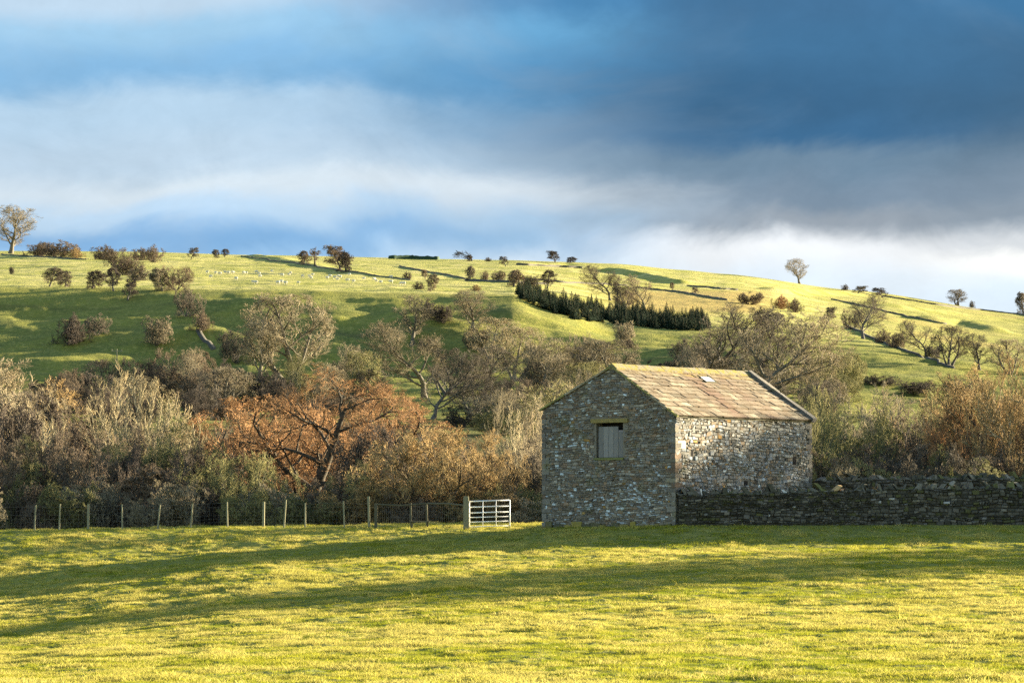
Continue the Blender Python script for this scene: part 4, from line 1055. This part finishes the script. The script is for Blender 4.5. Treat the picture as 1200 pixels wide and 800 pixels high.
# ------------------------------------------------------------------ walls and banks on the hill
def field_wall(pts, h, w, label, name='field_wall', m=None, cat='stone wall', lo=800):
    P = []
    for (a, b), (c, e) in zip(pts[:-1], pts[1:]):
        n = max(3, int(abs(c-a)/3))
        for i in range(n): P.append((a+(c-a)*i/n, b+(e-b)*i/n))
    P.append(pts[-1]); Q = [hit(px, py, lo) for px, py in P]
    # smooth the plan line
    Q = np.array(Q); 
    Q[1:-1] += np.stack([1.6*fbm(Q[1:-1, 0]/9, Q[1:-1, 1]/9, 61, 3), 3.*fbm(Q[1:-1, 0]/9, Q[1:-1, 1]/9, 62, 3)], -1)
    for _ in range(2): Q[1:-1] = (Q[:-2]+2*Q[1:-1]+Q[2:])/4
    n = len(Q); t = np.gradient(Q, axis=0); t /= np.linalg.norm(t, axis=1, keepdims=True)+1e-9; nn = np.stack([-t[:, 1], t[:, 0]], -1)
    rg = np.random.default_rng(int(pts[0][0])); hh = h*.3*rg.uniform(.8, 1.15, n); w = w*.6; V = []
    for s, hz in ((-1, 0), (-.75, 1), (.75, 1), (1, 0)):
        q = Q+nn*w/2*s; z = ground_z(Q[:, 0], Q[:, 1])+hz*hh-(.4 if hz == 0 else 0); V.append(np.column_stack([q, z]))
    V = np.concatenate(V); Fq = []
    for r in range(3):
        for i in range(n-1): Fq.append((r*n+i, r*n+i+1, (r+1)*n+i+1, (r+1)*n+i))
    Fq.append((0, n, 2*n, 3*n)); Fq.append((n-1, 4*n-1, 3*n-1, 2*n-1))
    o0 = V[0].copy(); o = mesh_np(name, V-o0, np.array(Fq), 4, m or M_field); o.location = o0
    tag(o, label, cat); return o
field_wall([(0,298),(30,300),(100,304)], 1.3, .7, 'dark field wall under the scrub on the left skyline')
field_wall([(282,300),(345,308),(420,321),(480,328)], 1.2, .7, 'field wall slanting down past the two trees on the sunlit pasture')
field_wall([(468,312),(510,320),(545,327)], 1.4, .8, 'short field wall slanting across the centre pasture')
field_wall([(545,329),(600,331),(640,333)], 2., 1., 'dark field wall with small bushes left of the plantation')
field_wall([(605,310),(640,312),(682,314)], 2.2, 1.2, 'dark field wall just under the skyline trees above the plantation')
field_wall([(600,326),(660,331),(735,335)], 1.5, .9, 'field wall behind the bare trees of the plantation')
field_wall([(805,335),(865,340)], 1.6, .9, 'short field wall continuing right from the dark bank')
field_wall([(745,337),(800,343),(852,352)], 1.6, .9, 'field wall above the orange bracken strip')
field_wall([(975,351),(1010,358),(1045,367)], 1.4, .9, 'field wall slanting down left of the forked tree')
field_wall([(1040,366),(1075,373),(1110,380)], 1.4, .9, 'field wall leading down to the dark bank on the right')
field_wall([(992,382),(1030,400),(1075,417),(1118,432)], 1.5, 1.2, 'diagonal field wall with bare trees down the right slope', lo=600)
field_wall([(1035,347),(1110,359),(1200,369),(1260,376)], 1.6, 1.2, 'dark field wall along the right skyline')
field_wall([(232,388),(240,397),(250,410)], 1.6, 2., 'tumbled pale stone wall below the downhill scrub', lo=600)

def hut():
    x, d = hit(509, 412, 400); z = gz(x, d); s = d/F
    r = empty('field_hut', (x, d, z)); tag(r, 'small ruined stone field hut on the centre slope', 'hut')
    mb = MB(); W = 9*s; Hh = 7*s
    g_ = (.16, .15, .12); mb.box((-W/2, 0, -.4), (W*.35, 0, 0), (0, 3, 0), (0, 0, Hh+.4), g_); mb.box((W*.05, 0, -.4), (W*.45, 0, 0), (0, 3, 0), (0, 0, Hh*.85+.4), g_); mb.box((-W*.15, 0, Hh*.6), (W*.2, 0, 0), (0, 3, 0), (0, 0, Hh*.25), g_)
    mb.build('wall', M_barn, r)
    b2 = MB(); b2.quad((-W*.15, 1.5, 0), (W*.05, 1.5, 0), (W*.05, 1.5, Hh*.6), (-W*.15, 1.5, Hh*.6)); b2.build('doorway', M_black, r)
hut()
def pole():
    x, d = hit(136.5, 425, 500); z = gz(x, d); h = 16/F*d
    r = empty('telegraph_pole', (x, d, z)); tag(r, 'pale wooden telegraph pole with crossarm on the shaded left slope', 'pole')
    mb = MB(); mb.tube((0, 0, -.3), (0, 0, h), .13, .10, 7); mb.build('pole', M_wood, r)
    mb = MB(); mb.box((-1.1, -.08, h-.5), (2.2, 0, 0), (0, .16, 0), (0, 0, .16)); mb.build('crossarm', M_wood, r)
    for xx in (-1, 1):
        mb = MB(); mb.tube((xx, 0, h-.34), (xx, 0, h-.02), .07, .05, 7); mb.build('insulator', M_wood, r)
pole()
def skyline_belt():
    rg = random.Random(1); r = None
    field_wall([(457,303),(480,303),(513,304)], 4.2, 4., 'flat topped dark conifer belt on the centre skyline', 'hedge', M_needle, 'hedge')
skyline_belt()

# ------------------------------------------------------------------ sheep
def build_sheep():
    me = bpy.data.meshes.new('sheep')
    rings = [(-.56, .10, .80), (-.52, .20, .74), (-.4, .30, .72), (-.1, .34, .70), (.2, .33, .70), (.42, .26, .73), (.54, .15, .76), (.66, .10, .72), (.78, .09, .62), (.86, .05, .55)]
    V = []; Fq = []; n = 10
    for x, r, z in rings:
        for i in range(n): a = 2*math.pi*i/n; V.append((x, r*.9*math.cos(a), z+r*math.sin(a)))
    for j in range(len(rings)-1):
        for i in range(n): k = (i+1) % n; Fq.append((j*n+i, j*n+k, (j+1)*n+k, (j+1)*n+i))
    Fq.append(tuple(range(n))[::-1]); Fq.append(tuple((len(rings)-1)*n+i for i in range(n)))
    for lx, ly in ((-.38, .15), (-.38, -.15), (.34, .15), (.34, -.15)):
        b = len(V)
        for z, r in ((.5, .075), (.25, .05), (-.02, .045)):
            for i in range(6): a = i*math.pi/3; V.append((lx+r*math.cos(a), ly+r*math.sin(a), z))
        for j in range(2):
            for i in range(6): k = (i+1) % 6; Fq.append((b+j*6+i, b+j*6+k, b+(j+1)*6+k, b+(j+1)*6+i))
    me.from_pydata(V, [], Fq); me.update(); me.materials.append(M_wool)
    rg = random.Random(21)
    spots = [(242,320),(252,321),(257,322),(263,320),(267,321),(272,321),(285,321),(288,321),(300,320),(303,322),(246,326),(276,328),(296,332),(299,333),(304,325),(318,319),(325,333),(329,332),(334,333),(338,323),(340,321),(349,333),(362,325),(364,327),(366,323),(383,327),(386,325),(392,327),(396,325),(398,326),(395,329),(407,330),(409,323),(414,331),(426,328),(438,329),(441,331),(446,332),(458,326),(458,332),(470,334),(473,334),(330,324),(354,325)]
    for i, (px, py) in enumerate(spots):
        x, d = hit(px, py, 800); o = bpy.data.objects.new('sheep', me); C.objects.link(o)
        o.location = (x, d, gz(x, d)); o.rotation_euler = (0, 0, rg.choice([0, math.pi])+rg.uniform(-.6, .6)); s = rg.uniform(.7, .88); o.scale = (s, s, s)
        tag(o, 'pale sheep grazing on the sunlit upper pasture', 'sheep', 'sheep grazing on the upper pasture')
build_sheep()

# ------------------------------------------------------------------ grass
def blade_mat(name, a, b):
    m = bpy.data.materials.new(name); m.use_nodes = True; t = m.node_tree; t.nodes.clear()
    P = N(t, 'ShaderNodeNewGeometry').outputs['Position']
    c = MIXC(t, RNG(t, NOISE(t, P, .5, 4, .6), .35, .65), a, b)
    rnd = N(t, 'ShaderNodeObjectInfo').outputs['Random']
    h = N(t, 'ShaderNodeHueSaturation'); setin(t, h.inputs['Value'], RNG(t, rnd, 0, 1, .75, 1.2, False)); t.links.new(c, h.inputs['Color'])
    d = N(t, 'ShaderNodeBsdfDiffuse'); t.links.new(h.outputs[0], d.inputs[0]); tr = N(t, 'ShaderNodeBsdfTranslucent'); t.links.new(h.outputs[0], tr.inputs[0])
    mx = N(t, 'ShaderNodeMixShader'); mx.inputs[0].default_value = .4; t.links.new(d.outputs[0], mx.inputs[1]); t.links.new(tr.outputs[0], mx.inputs[2])
    o = N(t, 'ShaderNodeOutputMaterial'); t.links.new(mx.outputs[0], o.inputs[0]); return m
def tuft_mesh(name, seed, nb, h0, h1, rad, w, lean, m):
    rg = np.random.default_rng(seed); V = []; Fq = []
    for i in range(nb):
        a = rg.uniform(0, 6.28); r = rad*math.sqrt(rg.random()); p = np.array((r*math.cos(a), r*math.sin(a), -.02)); h = rg.uniform(h0, h1)
        b = rg.uniform(0, 6.28); s = np.array((math.cos(b), math.sin(b), 0))*w/2; c = rg.uniform(0, 6.28); l = np.array((math.cos(c), math.sin(c), 0))*h*rg.uniform(.2, lean)
        mid = p+l*.35+np.array((0, 0, h*.65)); tip = p+l+np.array((0, 0, h*rg.uniform(.75, 1.)))
        k = len(V); V += [p-s, p+s, mid+s*.8, mid-s*.8, tip+s*.25, tip-s*.25]; Fq += [(k, k+1, k+2, k+3), (k+3, k+2, k+4, k+5)]
    me = mesh_np(name, np.array(V), np.array(Fq), 4, m, link=False); return me
def scatter(name, label, protos, pts, scl, seed):
    me = bpy.data.meshes.new(name); me.vertices.add(len(pts)); me.vertices.foreach_set('co', pts.astype(np.float32).ravel())
    at = me.attributes.new('sc', 'FLOAT', 'POINT'); at.data.foreach_set('value', scl.astype(np.float32))
    o = bpy.data.objects.new(name, me); C.objects.link(o); tag(o, label, 'grass', kind='stuff')
    col = bpy.data.collections.new(name+'_tufts')
    for p in protos: col.objects.link(bpy.data.objects.new('grass_tuft', p))
    g = bpy.data.node_groups.new(name, 'GeometryNodeTree')
    g.interface.new_socket('Geometry', in_out='INPUT', socket_type='NodeSocketGeometry'); g.interface.new_socket('Geometry', in_out='OUTPUT', socket_type='NodeSocketGeometry')
    gi = g.nodes.new('NodeGroupInput'); go = g.nodes.new('NodeGroupOutput')
    ip = g.nodes.new('GeometryNodeInstanceOnPoints'); ci = g.nodes.new('GeometryNodeCollectionInfo'); ci.inputs['Collection'].default_value = col
    ci.inputs['Separate Children'].default_value = True; ci.inputs['Reset Children'].default_value = True
    ip.inputs['Pick Instance'].default_value = True
    rv = g.nodes.new('FunctionNodeRandomValue'); rv.data_type = 'FLOAT_VECTOR'; rv.inputs[0].default_value = (-.15, -.15, 0); rv.inputs[1].default_value = (.15, .15, 6.283)
    na = g.nodes.new('GeometryNodeInputNamedAttribute'); na.data_type = 'FLOAT'; na.inputs['Name'].default_value = 'sc'
    g.links.new(gi.outputs[0], ip.inputs['Points']); g.links.new(ci.outputs[0], ip.inputs['Instance'])
    g.links.new(rv.outputs[0], ip.inputs['Rotation']); g.links.new(na.outputs[0], ip.inputs['Scale']); g.links.new(ip.outputs[0], go.inputs[0])
    md = o.modifiers.new('tufts', 'NODES'); md.node_group = g
    return o
def build_grass():
    MG = blade_mat('green_blades', (.19, .215, .02), (.30, .285, .03)); MS = blade_mat('straw_blades', (.47, .40, .11), (.38, .34, .07))
    green = [tuft_mesh('grass_tuft', s, 26, .03, .08, .17, .010, 1.0, MG) for s in (1, 2, 3)]
    straw = [tuft_mesh('grass_tuft', s, 28, .03, .095, .15, .010, 1.3, MS) for s in (4, 5, 6)]
    rg = np.random.default_rng(5)
    n = 230000
    d = np.sqrt(rg.uniform(52**2, 157**2, n)); k = rg.uniform(-.2, .215, n); x = k*d
    keep = rg.random(n) < np.clip((75/d), .3, 1)
    x = x[keep]; d = d[keep]
    # not inside the barn or the walls
    rx = x-AX; ry = d-AY; l = rx*UL[0]+ry*UL[1]; g = rx*UG[0]+ry*UG[1]
    ok = ~((l > -.05) & (l < LG+.1) & (g > -.05) & (g < WG+.1)) & ~((x > 6.4) & (d > 139.7) & (d < 141.2)) & ~((x > 12) & (d > 145.5) & (d < 153))
    x = x[ok]; d = d[ok]
    z = ground_z(x, d); P = np.column_stack([x, d, z])
    th = (rg.random(len(x)) < .035)
    patch = fbm(x/2.6, d/3.2, 41, 4, .6); tus = fbm(x/.9, d/1.0, 43, 2); big = fbm(x/14, d/12, 47, 3)
    isst = (patch*.8+tus*.7+big*.5+rg.normal(0, .2, len(x))) > .12
    sc = np.clip(.75+1.1*np.maximum(tus, -.2)+rg.uniform(-.15, .3, len(x)), .45, 1.9)*(1+.35*th)
    scatter('pasture_grass', 'short green grazed grass of the foreground field', green, P[~isst], sc[~isst]*.95, 1)
    scatter('dry_grass', 'straw coloured dead grass tussocks of the foreground field', straw, P[isst], sc[isst], 2)
build_grass()
